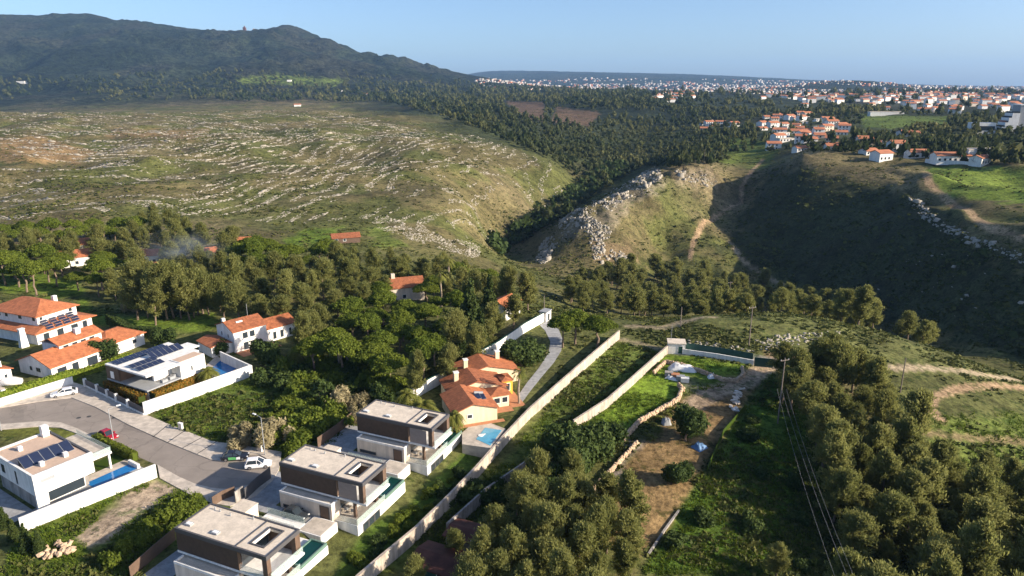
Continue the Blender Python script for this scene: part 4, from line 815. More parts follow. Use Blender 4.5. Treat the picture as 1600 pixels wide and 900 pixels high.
def pine_crown(seed, m, nb=96, per=150, wid=3.2, top=10.0, low=2.6):
    rng = np.random.default_rng(seed); P_, D_, T_ = [], [], []; ax = rng.normal(size=2) * .6; br = []; gap = rng.uniform(0, 6.28)
    for i in range(nb):
        t = rng.uniform(0, 1) ** .85; z = low + (top - low) * t; a = rng.uniform(0, 6.28); el = R(rng.uniform(8, 38) + 30 * t)
        L = wid * (.62 + .75 * t - 1.22 * t * t) * rng.uniform(.45, 1.15) * (1 - .35 * max(0, math.cos(a - gap)))
        s0 = np.array([ax[0] * t, ax[1] * t, z]); d = np.array([math.cos(a) * math.cos(el), math.sin(a) * math.cos(el), math.sin(el)]); br.append((s0, d, L))
        n = int(per * (.5 + .5 * L / wid)); q = rng.beta(2.2, 1.2, n); sp = .12 + .26 * q
        P_.append(s0 + d * (L * q)[:, None] + rng.normal(size=(n, 3)) * sp[:, None] * [1, 1, .75]); D_.append(np.repeat((d * .8 + [0, 0, .7])[None], n, 0) + rng.normal(size=(n, 3)) * .5); T_.append(np.clip(rng.uniform(0, .5) + rng.uniform(-.15, .4, n), 0, 1))
    pos, up, tn = np.concatenate(P_), np.concatenate(D_), np.concatenate(T_)
    V = tuft_quads(pos, rng.normal(size=pos.shape), np.full(len(pos), .085), rng, 3.4, up); F = np.arange(len(V)).reshape(-1, 4)
    return br, npmesh('crown', V, F, m, np.repeat(tn, 4)), ax
for k in range(7):
    rng = np.random.default_rng(80 + k); top = 9.0 + rng.uniform(0, 2.2); br, cr_, ax = pine_crown(90 + k, L_al, 118, 145, rng.uniform(4.3, 6.2), top, rng.uniform(2.0, 3.6))
    b = MB(); p_ = np.array([0, 0, -.5])
    for i in range(5): q = np.array([ax[0] * (i + 1) / 5, ax[1] * (i + 1) / 5, top * .95 * (i + 1) / 5]); b.cyl(p_, q, .24 * (1 - .17 * i), .24 * (1 - .17 * (i + 1)), 7); p_ = q
    for s0, d, L in br[::2]: b.cyl(s0, s0 + d * L * .8, .06, .02, 4)
    proto('aleppo_pine', b.mesh('trunk', bark), cr_)
for k in range(2):
    rng = np.random.default_rng(120 + k); bl = [((rng.normal() * 1.0, rng.normal() * 1.0, 2.9 + rng.normal() * .7), rng.uniform(1.3, 1.9)) for i in range(8)]
    proto('round_tree', trunk_mesh(2.6, .2, [b[0] for b in bl[::3]], bark, k + 20), crown('crown', bl, 4200, .20, L_dk, 130 + k, .75))
for k in range(2):
    bl = [((.2 * math.sin(i * 2), .2 * math.cos(i * 2), 1.6 + i * 1.25), (2.7 * (1 - i / 9.5), 2.7 * (1 - i / 9.5), .75)) for i in range(9)]
    proto('conifer', trunk_mesh(11, .28, [], bark, k + 30, .1), crown('crown', bl, 5200, .24, L_cn, 140 + k, .55, .8))
bl = [((0, 0, .9 + i * .8), (.65 * (1 - abs(i - 2.5) / 7), .65 * (1 - abs(i - 2.5) / 7), .8)) for i in range(7)]
proto('cypress', trunk_mesh(4, .12, [], bark, 40, .05), crown('crown', bl, 1800, .14, L_cn, 150, .75))
for k in range(3):
    rng = np.random.default_rng(160 + k); bl = [((rng.normal() * .5, rng.normal() * .5, .7 + rng.normal() * .2), rng.uniform(.6, .95)) for i in range(6)]
    proto('shrub', trunk_mesh(.5, .06, [], bark, k + 44), crown('crown', bl, 1300, .14, L_dk, 170 + k, .7))
    proto('green_shrub', trunk_mesh(.5, .06, [], bark, k + 48), crown('crown', bl, 1300, .14, L_um, 175 + k, .7))
for k in range(2):
    rng = np.random.default_rng(190 + k); bl = [((rng.normal() * 1.5, rng.normal() * 1.5, 1.5 + rng.normal() * .4), (1.0, 1.0, 1.4)) for i in range(11)]
    proto('reed_clump', trunk_mesh(1.2, .08, [], palebark, k + 52), crown('crown', bl, 4800, .13, L_rd, 195 + k, .5, .6, aspect=3.2))
def palm(kind, h, r, nf, fl, droop, m, seed, fan=False):
    rng = np.random.default_rng(seed); b = MB(); p = np.array([0, 0, -.4]); cr = []; fc = []; tn = []
    for i in range(6): q = np.array([.12 * math.sin(i), .1 * math.cos(i * 1.3), h * (i + 1) / 6]); b.cyl(p, q, r * (1.1 - .05 * i), r * (1.05 - .05 * i), 9); p = q
    for i in range(nf):
        az = i * 2.4; el = rng.uniform(-.5, 1.25); L = fl * rng.uniform(.8, 1.1); t = rng.uniform(.1, 1); pts = []
        for s in np.linspace(0, 1, 9):
            rr = L * s * math.cos(el) ; z = h + L * s * math.sin(el) - droop * L * s * s; pts.append(np.array([rr * math.cos(az), rr * math.sin(az), z]))
        side = np.array([-math.sin(az), math.cos(az), 0])
        for j in range(8):
            a, c = pts[j], pts[j + 1]; w = (fl * .20) * math.sin(math.pi * min(1, (j + 1.2) / 9)) * (1.6 if fan and j > 4 else 1) * (.15 if fan and j < 4 else 1)
            for sg in (-1, 1):
                o = len(cr); tip = c + side * sg * w + np.array([0, 0, -.35 * w]) + (c - a) * .6
                cr += [a, c, tip]; fc.append((o, o + 1, o + 2)); tn += [t] * 3
    proto(kind, b.mesh('trunk', palebark), npmesh('crown', cr, fc, m, tn))
palm('date_palm', 4.2, .38, 60, 3.2, .75, L_pm, 201); palm('fan_palm', 7.0, .24, 44, 1.7, .5, L_pm, 202, True); palm('dwarf_palm', .5, .25, 34, 1.8, .55, L_pm, 203); palm('tall_palm', 12.0, .3, 40, 2.2, .9, L_pm, 204, True)
def plant(kind, p, s, label, group, cat='tree', name=None, rz=None, var=None):
    tr, cr = PROTO[kind][random.randrange(len(PROTO[kind])) if var is None else var]
    r = thing(name or kind, label, cat, (p[0], p[1], p[2] - .1), random.uniform(0, 6.28) if rz is None else rz, group)
    r.scale = (s * random.uniform(.82, 1.2), s * random.uniform(.82, 1.2), s * random.uniform(.85, 1.15))
    if tr: link('trunk', tr, r)
    link('crown', cr, r); return r
def at_crown(u, v, h): return G(u, v, h)
TAKEN = []
def scatter(poly, spacing, cnt, avoid=(), hmid=5.0, seed=1, rmin=0, rmax=1e9):
    rng = np.random.default_rng(seed); us = [p[0] for p in poly]; vs_ = [p[1] for p in poly]; out = []
    cor = [G(u, v, hmid) for u, v in poly] + [G(u, v) for u, v in poly]; xs = [c[0] for c in cor]; ys = [c[1] for c in cor]
    X = rng.uniform(min(xs) - 8, max(xs) + 8, cnt * 100); Y = rng.uniform(min(ys) - 8, max(ys) + 8, cnt * 100); Z = height(X, Y)
    u, v = proj(X, Y, Z + hmid); ok = inpoly(u, v, poly) & (np.hypot(X, Y) > rmin) & (np.hypot(X, Y) < rmax)
    for a in avoid: ok &= ~inpoly(u, v, a)
    for x, y, z in zip(X[ok], Y[ok], Z[ok]):
        if len(out) >= cnt: break
        if all((x - q[0]) ** 2 + (y - q[1]) ** 2 > spacing ** 2 for q in out) and all((x - q[0]) ** 2 + (y - q[1]) ** 2 > (q[2] + .5) ** 2 for q in TAKEN): out.append((x, y, z))
    return out
# keep clear of the houses that stand among the trees
for o in list(col.objects):
    if o.get('category') in ('house', 'shed', 'hut', 'gatehouse', 'pool'): TAKEN.append((o.location.x, o.location.y, 7.0 if o.name.startswith('cottage') else 9.0))
HOUSES_PX = [[(0, 460), (110, 470), (110, 500), (215, 505), (215, 560), (120, 600), (0, 600)], [(325, 485), (450, 485), (455, 550), (400, 560), (400, 600), (230, 660), (170, 600), (180, 540), (260, 525), (325, 530)], [(600, 430), (655, 430), (660, 475), (600, 475)], [(655, 610), (850, 495), (890, 500), (890, 560), (810, 650), (770, 700), (680, 690)]]
HOUSES_PX += [[(110, 380), (150, 380), (150, 418), (95, 418)], [(222, 398), (268, 398), (268, 428), (222, 428)], [(515, 360), (560, 360), (560, 388), (515, 388)], [(430, 358), (510, 352), (530, 362), (500, 388), (440, 390)]]
# the pine belt
BELT = [(0, 352), (120, 345), (250, 332), (330, 362), (440, 378), (560, 385), (640, 400), (760, 425), (870, 462), (790, 478), (770, 520), (690, 575), (640, 590), (560, 560), (470, 540), (460, 480), (330, 470), (230, 440), (130, 430), (0, 428)]
for i, p in enumerate(scatter(BELT, 6.6, 215, HOUSES_PX, 7.0, 3)):
    u, v = proj(p[0], p[1], p[2]); k = vnoise(np.array([p[0] / 28]), np.array([p[1] / 28]), 5)[0]
    if k > .52: plant('umbrella_pine', p, random.uniform(.75, 1.1), 'rounded umbrella pine in the belt of trees below the rocky slope', 'umbrella pines in the tree belt')
    else: plant('aleppo_pine', p, random.uniform(.75, 1.05), 'olive green loose crowned pine in the belt below the rocky slope', 'loose crowned pines in the tree belt')
for i, (u, v) in enumerate([(243, 508), (262, 500), (272, 497), (283, 498), (310, 492), (318, 490), (327, 492), (215, 500), (345, 488), (365, 482), (232, 496), (297, 500)]):
    p = G(u, v); plant('aleppo_pine', p, random.uniform(1.15, 1.3), 'tall bare stemmed pine on the lawn behind the panel roof house', 'tall pines on the lawn')
# dark wood right of the power line
for i, p in enumerate(scatter([(1222, 560), (1330, 575), (1400, 625), (1440, 690), (1490, 735), (1620, 745), (1700, 980), (1300, 1000), (1330, 880), (1300, 800), (1290, 720), (1255, 640)], 4.1, 140, (), 5.0, 5)):
    plant('aleppo_pine', p, random.uniform(.6, 1.15), 'olive green pine in the dense wood beside the overhead wires', 'pines in the wood beside the wires')
for i, p in enumerate(scatter([(790, 770), (850, 735), (930, 735), (1000, 790), (985, 870), (930, 960), (720, 960), (735, 850)], 3.8, 30, (), 5.0, 6)):
    plant('aleppo_pine', p, random.uniform(.65, .9), 'olive green pine in the clump between the red sheds and orange plot', 'pines in the lower clump')
for i, (u, v, s) in enumerate([(1215, 878, .55), (1240, 612, .8), (1225, 605, .75), (1060, 735, 0)]):
    if s: plant('aleppo_pine', at_crown(u, v, 5 * s), s, ['lone small pine at the bottom edge left of the wires', 'slim pine at the top of the dark strip, near the wires', 'slim pine beside the green gate lane'][i], 'scattered pines')
for i, (u, v, sz) in enumerate([(762, 868, .8), (742, 902, .75), (712, 845, .55), (780, 830, .7), (650, 905, .5)]): plant('aleppo_pine', at_crown(u, v, 6 * sz), sz, ['pine pressing against the right side of the sheds', 'pine overhanging the front shed', 'small pine between the two sheds', 'pine above the rear shed', 'young pine between the long wall and the front shed'][i], 'pines round the sheds')
# valley line
for i, p in enumerate(scatter([(880, 440), (985, 415), (1080, 430), (1180, 440), (1260, 450), (1340, 475), (1460, 530), (1540, 560), (1500, 570), (1400, 530), (1300, 500), (1200, 486), (1000, 490), (900, 480)], 5.0, 140, (), 5.0, 8, 232)):
    plant('aleppo_pine', p, random.uniform(.75, 1.2), 'dull green tree in the valley bottom below the dark hillside', 'valley bottom trees', name='valley_tree')  # valley trees drawn with the aleppo pine models, species left open
# single trees
def one(kind, u, v, hc, s, label, cat='tree', g=None, name=None): return plant(kind, at_crown(u, v, hc), s, label, g, cat, name)
for u, v, s, l in [(900, 490, 1.15, 'broad umbrella pine by the gate of the curving drive'), (935, 500, 1.05, 'umbrella pine right of its twin by the long wall'), (880, 505, .9, 'smaller umbrella pine at the bend of the drive')]: one('umbrella_pine', u, v, 7 * s, s, l, g='umbrella pines by the drive')
for u, v, s, l in [(735, 490, 1.35, 'tallest dark conifer behind the yellow house'), (765, 480, 1.2, 'dark conifer between the tall one and the white corner house'), (712, 515, 1.1, 'dark conifer left of the tallest one'), (750, 515, 1.0, 'dark conifer just above the white drive wall')]: one('conifer', u, v, 6 * s, s, l, g='dark conifers')
for u, v, s, l in [(415, 545, 1.3, 'round dark tree in front of the mottled roof house'), (1075, 662, 1.25, 'round dark tree beside the spiky yellow agaves'), (1060, 737, .8, 'round clipped dark tree alone on orange earth'), (815, 548, 1.3, 'rounded olive tree in the yard of the yellow house'), (795, 545, 1.0, 'dark leafy tree beside the olive tree of the yellow house'), (880, 690, 1.5, 'largest dark bushy tree against the broken wall'), (915, 685, 1.4, 'dark bushy tree under the pale straight wall'), (945, 680, 1.2, 'dark bushy tree at the foot of the green terrace'), (850, 742, 1.15, 'lower dark bushy tree by the broken wall'), (905, 715, 1.3, 'dark bushy tree above the sunken ramp'), (160, 545, 0.9, 'green round tree in front of the orange roofed bungalow'), (255, 528, 0.9, 'light green round tree behind the panel roof house'), (345, 540, .8, 'dark bushy tree left of the mottled roof house')]: one('round_tree', u, v, 2.9 * s, s, l, g='round trees')
for u, v, s, l in [(527, 535, 1.0, 'fan palm with pale trunk, left of the pair'), (540, 528, 1.05, 'fan palm with pale trunk, right of the pair'), (811, 580, 1.0, 'slim fan palm in front of the yellow house')]: one('fan_palm', u, v, 7 * s, s, l, 'palm', 'fan palms')
for u, v, s, l in [(660, 628, 1.2, 'large feathery palm with orange heart behind the farthest villa'), (636, 618, 1.0, 'feathery palm left of the orange hearted palm'), (712, 650, .7, 'short palm between farthest villa and yellow house'), (705, 655, .75, 'palm against the yellow gable wall'), (496, 540, 1.0, 'feathery palm in the shade of the pines'), (460, 550, .9, 'palm beside the mottled roof house'), (325, 580, .8, 'palm beside the deep blue pool')]: one('date_palm', u, v, 4.2 * s, s, l, 'palm', 'feathery palms')
for u, v, s, l in [(700, 398, 1.1, 'tall palm standing clear at the gorge end of the belt'), (688, 425, .9, 'lower palm beside the tall one near the gorge')]: one('tall_palm', u, v, 12 * s, s, l, 'palm', 'tall palms')
for u, v, s, l in [(270, 652, 1.0, 'dwarf palm at the end of the bright white wall')]: one('dwarf_palm', u, v, .8, s, l, 'palm')
for i, (u, v) in enumerate([(1010, 672), (1020, 660), (1035, 652), (1045, 642), (1028, 668), (1018, 680), (1050, 636)]): one('dwarf_palm', u, v, .8, .85, 'spiky yellow green agave under the warm rubble wall', 'plant', 'agaves below the wall', 'agave')
for u, v, s, l in [(400, 678, 1.15, 'pale feathery reed clump behind the parked cars'), (425, 672, 1.0, 'pale reed clump by the street lamp'), (530, 625, 1.2, 'tan reed clump at the edge of the dark trees'), (555, 632, 1.0, 'tan reed clump beside the farthest villa'), (210, 475, 1.0, 'dry straw coloured thicket beside the meadow')]: one('reed_clump', u, v, 1.8, s, l, 'plant', 'reed clumps')
for i, p in enumerate(scatter([(455, 560), (560, 565), (640, 600), (600, 620), (560, 600), (520, 650), (450, 600), (400, 590)], 3.0, 40, (), 1.5, 12)):
    plant(random.choice(['shrub', 'green_shrub']), p, random.uniform(1.2, 2.2), 'leafy garden shrub between the mottled roof house and the villas', 'garden shrubs below the palms', 'shrub', 'shrub')
# garden strip beside the villas
for i, p in enumerate(scatter([(640, 790), (700, 740), (740, 690), (760, 705), (700, 780), (640, 840), (560, 880), (540, 870), (590, 840)], 1.6, 60, (), .8, 14)):
    plant(random.choice(['shrub', 'green_shrub', 'green_shrub']), p, random.uniform(.45, 1.0), 'young shrub in the garden strip between villas and long wall', 'shrubs in the villa gardens', 'shrub', 'shrub')
for i, p in enumerate(scatter([(600, 870), (700, 770), (780, 750), (760, 800), (690, 850), (640, 900), (600, 920)], 2.2, 26, (), .8, 15)):
    plant('shrub', p, random.uniform(.9, 1.6), 'dark shrub in the strip between the long wall and the sheds', 'shrubs beyond the long wall', 'shrub', 'shrub')
for i, (u, v) in enumerate([(20, 830), (40, 845), (60, 850), (5, 812)]): one('conifer', u, v, 1.6, .34, 'low spreading conifer beside the stone heap', 'tree', 'low conifers', 'low_conifer')
for i, p in enumerate(scatter([(470, 590), (560, 640), (550, 660), (490, 700), (400, 700), (430, 640)], 3.2, 22, (), 1.2, 16)):
    plant('green_shrub', p, random.uniform(1.1, 2.0), 'rough green shrub in the scrub plot behind the street', 'shrubs in the scrub plot', 'shrub', 'shrub')
for i, p in enumerate(scatter([(245, 795), (300, 768), (315, 790), (258, 842), (190, 885), (150, 885)], 1.7, 34, (), .8, 17)):
    plant('green_shrub', p, random.uniform(.7, 1.3), 'rank green weed clump beside the sandy track', 'weeds beside the sandy track', 'shrub', 'shrub')
for i, p in enumerate(scatter([(1100, 720), (1180, 640), (1220, 660), (1280, 760), (1290, 900), (1050, 900), (1040, 850)], 6.0, 9, (), 1.0, 18)):
    plant('shrub', p, random.uniform(.9, 2.0), 'dark shrub in the shaded strip left of the wires', 'shrubs under the wires', 'shrub', 'shrub')
# hedges
def hedge(label, pxs, h, t, m, z=0.0, base=0.0):
    pts = [P(u, v, z) for u, v in pxs]; rng = np.random.default_rng(int(pts[0][0] * 100) & 0xFFFF); pos = []; nr_ = []
    for a, b in zip(pts[:-1], pts[1:]):
        L = np.hypot(*(b - a)[:2]); n = int(L * h * 140); s = rng.uniform(0, 1, n); d = (b - a) / L; q = np.array([-d[1], d[0], 0]); f = rng.integers(0, 3, n)
        off = np.where(f == 0, t / 2, np.where(f == 1, -t / 2, rng.uniform(-t / 2, t / 2, n))) + rng.normal(size=n) * .08; zz = np.where(f == 2, h, rng.uniform(0, h, n)) + rng.normal(size=n) * .08
        pos.append(a + s[:, None] * (b - a) + off[:, None] * q + np.stack([0 * zz, 0 * zz, zz + base], 1)); nr_.append(np.where((f == 2)[:, None], [0, 0, 1.0], np.sign(off)[:, None] * q) + rng.normal(size=(n, 3)) * .4)
    pos = np.concatenate(pos); nr_ = np.concatenate(nr_); o = pts[0]; V = tuft_quads(pos - o, nr_, np.full(len(pos), .17), rng)
    r = thing('hedge', label, 'hedge', o); link('leaves', npmesh('leaves', V, np.arange(len(V)).reshape(-1, 4), m, np.repeat(rng.uniform(0, 1, len(pos)), 4)), r)
    b = MB()
    for a, c in zip(pts[:-1], pts[1:]):
        d = (c - a)[:2]; d /= np.hypot(*d); q = np.array([-d[1], d[0]]) * t * .42
        b.prism([tuple(p - o[:2]) for p in (a[:2] - q, c[:2] - q, c[:2] + q, a[:2] + q)], -.3, base + h * .93)
    b.build('stems', m, r); return r
hedge('bright clipped hedge on the low street wall', [(-80, 655), (6, 629), (60, 612), (118, 593)], 1.2, 1.2, L_hd, 0, 1.2)
hedge('green hedge along the bungalow garden', [(118, 590), (160, 577), (205, 560)], 1.4, 1.4, L_hd)
hedge('red tipped hedge behind the dark fence panels', [(170, 612), (200, 625), (224, 637)], 2.6, 1.6, L_ho)
hedge('red tipped hedge inside the bright white wall', [(240, 632), (280, 614), (318, 598)], 2.6, 1.6, L_ho)
hedge('dark street hedge beside the red car', [(150, 690), (180, 705), (212, 720)], 1.5, 1.0, L_um)
hedge('tall dark hedge behind the bungalow', [(172, 505), (205, 525), (250, 528)], 2.6, 1.8, L_dk)

# ------------------------------------------------------------------ uncountable growth, stones, far woods
def merge(name, label, cat, base, pts, sc, m, tint, zs=None, rots=None, kind='stuff', smooth=False):
    bv, bf = base; n = len(pts); rots = RNG.uniform(0, 6.28, n) if rots is None else rots; c, s = np.cos(rots), np.sin(rots)
    sx = sc; sz = sc if zs is None else zs
    V = np.empty((n, len(bv), 3)); V[..., 0] = (bv[None, :, 0] * c[:, None] - bv[None, :, 1] * s[:, None]) * sx[:, None] + pts[:, 0:1]
    V[..., 1] = (bv[None, :, 0] * s[:, None] + bv[None, :, 1] * c[:, None]) * sx[:, None] + pts[:, 1:2]; V[..., 2] = bv[None, :, 2] * sz[:, None] + pts[:, 2:3]
    F = (bf[None] + (np.arange(n) * len(bv))[:, None, None]).reshape(-1, bf.shape[1])
    return tag(link(name, npmesh(name, V.reshape(-1, 3), F, m, np.repeat(tint, len(bv)), smooth)), label, cat, kind=kind)
def rand_px(n, rmin, rmax, seed, th=.72):
    rng = np.random.default_rng(seed); t = rng.uniform(-th, th, n); r = np.exp(rng.uniform(math.log(rmin), math.log(rmax), n)); x, y = r * np.sin(t), r * np.cos(t); z = height(x, y); u, v = proj(x, y, z); return x, y, z, u, v
def base_tuft(n, seed, flat=.7):                      # a low bushy clump of leaf faces
    rng = np.random.default_rng(seed); d = rng.normal(size=(n, 3)); d /= np.linalg.norm(d, axis=1, keepdims=True); d[:, 2] = np.abs(d[:, 2]); p = d * rng.uniform(.5, 1, n)[:, None] * np.array([1, 1, flat])
    V = tuft_quads(p, d + rng.normal(size=d.shape) * .5, np.full(n, .46), rng); F = np.arange(len(V)).reshape(-1, 4); return V, np.concatenate([F[:, [0, 1, 2]], F[:, [0, 2, 3]]])
VILLAGE = [(-100, 520), (215, 490), (330, 520), (460, 540), (600, 600), (660, 600), (860, 490), (900, 510), (870, 590), (770, 700), (640, 840), (560, 900), (520, 1000), (200, 1000), (230, 870), (330, 790), (240, 760), (30, 850), (-100, 850)]
PLOT = [(240, 645), (395, 592), (520, 640), (540, 690), (440, 704), (340, 690), (270, 668)]
# scrub on slopes and in plots
x, y, z, u, v = rand_px(170000, 90, 1500, 21); n2 = fbm(x / 14, y / 14, 51); n3 = fbm(x / 60, y / 60, 52)
bare = inpoly(u, v, [(1065, 625), (1180, 585), (1160, 640), (1090, 740), (1040, 840), (990, 870), (900, 830), (1000, 690)]) | inpoly(u, v, VILLAGE) & ~inpoly(u, v, PLOT) | inpoly(u, v, [(110, 845), (165, 795), (250, 748), (285, 765), (225, 805), (175, 850), (135, 870)]) | inpoly(u, v, [(50, 840), (125, 835), (130, 880), (50, 885)])
lawnz = inpoly(u, v, [(1045, 550), (1160, 572), (1150, 600), (1060, 620), (960, 690), (905, 668)])
dens = np.clip((n2 - .38) * 4, 0, 1) * np.clip((n3 - .25) * 2, .25, 1); dens = np.where(v > 480, np.clip((n2 - .36) * 4, 0, 1), dens)
for tp, w_ in TRACKS: bare |= dist_line(x, y, tp) < w_ * .75
ok = (~bare) & (~lawnz) & (RNG.uniform(0, 1, len(x)) < dens) & (u > -60) & (u < 1660)
pts = np.stack([x, y, z], 1)[ok][:38000]; r_ = np.hypot(pts[:, 0], pts[:, 1]); sc = RNG.uniform(.35, 1.0, len(pts)) * np.clip(.55 + r_ / 500, .6, 1.5)
merge('undergrowth', 'low olive scrub growing over slopes and empty ground', 'scrub', base_tuft(6, 1), pts, sc, L_sh, RNG.uniform(0, 1, len(pts)), sc * RNG.uniform(.5, 1.0, len(pts)))
# rank grass in plots and strips
x, y, z, u, v = rand_px(70000, 70, 260, 22)
gp = inpoly(u, v, PLOT) | lawnz[:0].any() if False else inpoly(u, v, PLOT)
for poly in ([(1045, 550), (1160, 572), (1150, 600), (1060, 620), (960, 690), (905, 668)], [(968, 532), (1040, 552), (900, 668), (700, 860), (600, 900), (800, 700)], [(1205, 580), (1260, 640), (1290, 800), (1250, 900), (1000, 900), (1090, 760), (1160, 640)], [(30, 835), (245, 748), (330, 785), (200, 900), (0, 900)], [(1440, 650), (1600, 640), (1700, 800), (1480, 760)]): gp |= inpoly(u, v, poly)
gp &= ~inpoly(u, v, [(120, 838), (170, 800), (245, 752), (275, 765), (225, 800), (170, 842), (140, 858)]); gp &= (fbm(x / 5, y / 5, 61) > .40)
pts = np.stack([x, y, z], 1)[gp][:14000]; sc = RNG.uniform(.25, .6, len(pts))
rng = np.random.default_rng(4); gv_ = []
for i in range(9):
    a = rng.uniform(0, 6.28); q = rng.normal(size=2) * .5; w = np.array([math.cos(a), math.sin(a)]) * .22; gv_ += [(q[0] - w[0], q[1] - w[1], -.1), (q[0] + w[0], q[1] + w[1], -.1), (q[0] * 1.6 + rng.normal() * .3, q[1] * 1.6 + rng.normal() * .3, rng.uniform(.5, 1.1))]
merge('grass', 'rank green grass in the plots and strips', 'grass', (np.array(gv_), np.arange(27).reshape(9, 3)), pts, sc, L_gr, RNG.uniform(0, 1, len(pts)))
# limestone showing through the turf in beds
iv, if_ = ico(); rv = np.array([(-1, -1, -.6), (1, -1, -.6), (1, 1, -.6), (-1, 1, -.6), (-.7, -.6, .7), (.6, -.8, .9), (.8, .5, .6), (-.5, .8, .8)]) * np.array([1.1, .75, .8]); rf_ = np.array([(4, 5, 6), (4, 6, 7), (0, 1, 5), (0, 5, 4), (1, 2, 6), (1, 6, 5), (2, 3, 7), (2, 7, 6), (3, 0, 4), (3, 4, 7)])
x, y, z, u, v = rand_px(420000, 260, 1600, 23, .70); r_ = np.hypot(x, y)
zone = inpoly(u, v, ROCKY); ca_, sa_ = math.cos(R(78)), math.sin(R(78)); al = x * ca_ + y * sa_; ac = -x * sa_ + y * ca_
warp = (fbm(x / 90, y / 90, 71) - .5) * 60
wB = sstep(230, 330, u) * sstep(195, 225, v) > RNG.uniform(0, 1, len(x)); ph = np.where(wB, (ac + warp * .8) / 10.5, (y + warp * 1.3 + x * .12) / 15.0)
dash = np.where(wB, fbm((ac + warp) / 12, al / 30, 72, 3), fbm(x / 34, (y + warp) / 14, 73, 3)); patch = fbm(x / 130, y / 130, 74)
belt_ = inpoly(u, v, [(0, 292), (180, 300), (330, 305), (520, 330), (560, 352), (470, 352), (330, 342), (0, 347)]) | inpoly(u, v, [(0, 172), (300, 176), (420, 190), (250, 212), (0, 212)])
ok = zone & ((ph % 1.0) < .40) & (dash > np.where(belt_, .40, .45)) & ((patch > .37) | belt_) & (RNG.uniform(0, 1, len(x)) < .95)
ang = np.where(wB, R(78), R(-4)) + RNG.normal(size=len(x)) * .18
cn = fbm(x / 8, y / 8, 75, 3)
crest = ((dist_line(u, v, [(884, 352), (905, 338), (925, 352), (940, 366)]) < 13) | (dist_line(u, v, [(958, 312), (985, 296)]) < 12) | (dist_line(u, v, [(1000, 286), (1022, 274)]) < 13) | (dist_line(u, v, [(595, 347), (650, 366), (740, 392)]) < 11) | (dist_line(u, v, [(852, 392), (862, 378)]) < 9) | (dist_line(u, v, [(1095, 276), (1112, 284)]) < 9)) & (cn > .42)
crest |= (dist_line(u, v, [(865, 372), (890, 350), (950, 318), (1010, 284)]) < 16) & (cn > .6)
edge = (dist_line(u, v, [(1425, 312), (1450, 340), (1490, 365), (1600, 405)]) < 7) & (RNG.uniform(0, 1, len(x)) < .5)
loose = (RNG.uniform(0, 1, len(x)) < .008) & inpoly(u, v, [(1300, 380), (1600, 400), (1600, 520), (1400, 480)])
ok = ok | (crest & (RNG.uniform(0, 1, len(x)) < .8)) | edge | loose
pts = np.stack([x, y, z], 1)[ok]; pm_ = RNG.permutation(len(pts))[:52000]; pts = pts[pm_]; ang = ang[ok][pm_]; r_ = np.hypot(pts[:, 0], pts[:, 1]); sc = RNG.lognormal(-.35, .5, len(pts)) * np.clip(r_ / 480, .7, 1.4) * .37
merge('limestone_outcrops', 'pale limestone beds breaking through the hillside turf', 'rocks', (rv * [1.7, .75, .8], rf_), pts, sc, stone, RNG.uniform(0, 1, len(pts)), sc * .8, ang)
x, y, z, u, v = rand_px(60000, 150, 260, 24); ok = (inpoly(u, v, [(1180, 530), (1230, 522), (1310, 517), (1315, 522), (1250, 538), (1190, 548)]) | inpoly(u, v, [(1300, 548), (1330, 540), (1325, 545), (1302, 552)]) | (dist_line(u, v, [(1075, 535), (1180, 548)]) < 3)) & (RNG.uniform(0, 1, len(x)) < .5)
pts = np.stack([x, y, z], 1)[ok][:900]; sc = RNG.uniform(.15, .5, len(pts)); merge('limestone_scatter', 'white stones scattered by the utility pole', 'rocks', (rv, rf_), pts, sc, stone, sc, sc * .8)
# crags on the spur: big blocks standing out of the slope
x, y, z, u, v = rand_px(90000, 330, 620, 28, .4)
cg = (dist_line(u, v, [(886, 352), (904, 338), (925, 354), (942, 364)]) < 12) | (dist_line(u, v, [(945, 322), (962, 311), (984, 298)]) < 9) | (dist_line(u, v, [(998, 288), (1022, 275)]) < 11) | (dist_line(u, v, [(932, 380), (940, 408)]) < 11) | (dist_line(u, v, [(962, 396), (980, 412)]) < 9) | (dist_line(u, v, [(1060, 272), (1108, 284)]) < 7) | (dist_line(u, v, [(848, 402), (860, 380)]) < 10)
cg &= fbm(x / 6, y / 6, 76, 3) > .40
pts = np.stack([x, y, z], 1)[cg][:7000]; sc = RNG.lognormal(-.85, .6, len(pts)); pts[:, 2] -= .25 * sc
merge('spur_crags', 'pale craggy blocks crowning the spur above the gorge', 'rocks', (rv * [.9, .9, 1.15], rf_), pts, sc, stone, sc, sc * RNG.uniform(.7, 1.5, len(pts)))
x, y, z, u, v = rand_px(60000, 230, 520, 29, .75); cg = (dist_line(u, v, [(1428, 312), (1450, 338), (1490, 362), (1545, 385), (1610, 408)]) < 8) & (RNG.uniform(0, 1, len(x)) < .55) | inpoly(u, v, [(1320, 395), (1480, 385), (1620, 430), (1620, 520), (1450, 490)]) & (RNG.uniform(0, 1, len(x)) < .012)
pts = np.stack([x, y, z], 1)[cg][:900]; sc = RNG.lognormal(-.35, .45, len(pts)); merge('hill_edge_rocks', 'pale rocks strung along the brow of the dark hillside', 'rocks', (rv, rf_), pts, sc, stone, sc, sc * .8)
x, y, z, u, v = rand_px(60000, 230, 620, 30, .75); cg = inpoly(u, v, [(1130, 385), (1165, 330), (1200, 262), (1260, 262), (1420, 305), (1500, 360), (1600, 412), (1700, 460), (1700, 580), (1600, 560), (1400, 508), (1240, 446)]) & (fbm(x / 25, y / 8, 77, 3) > .47)
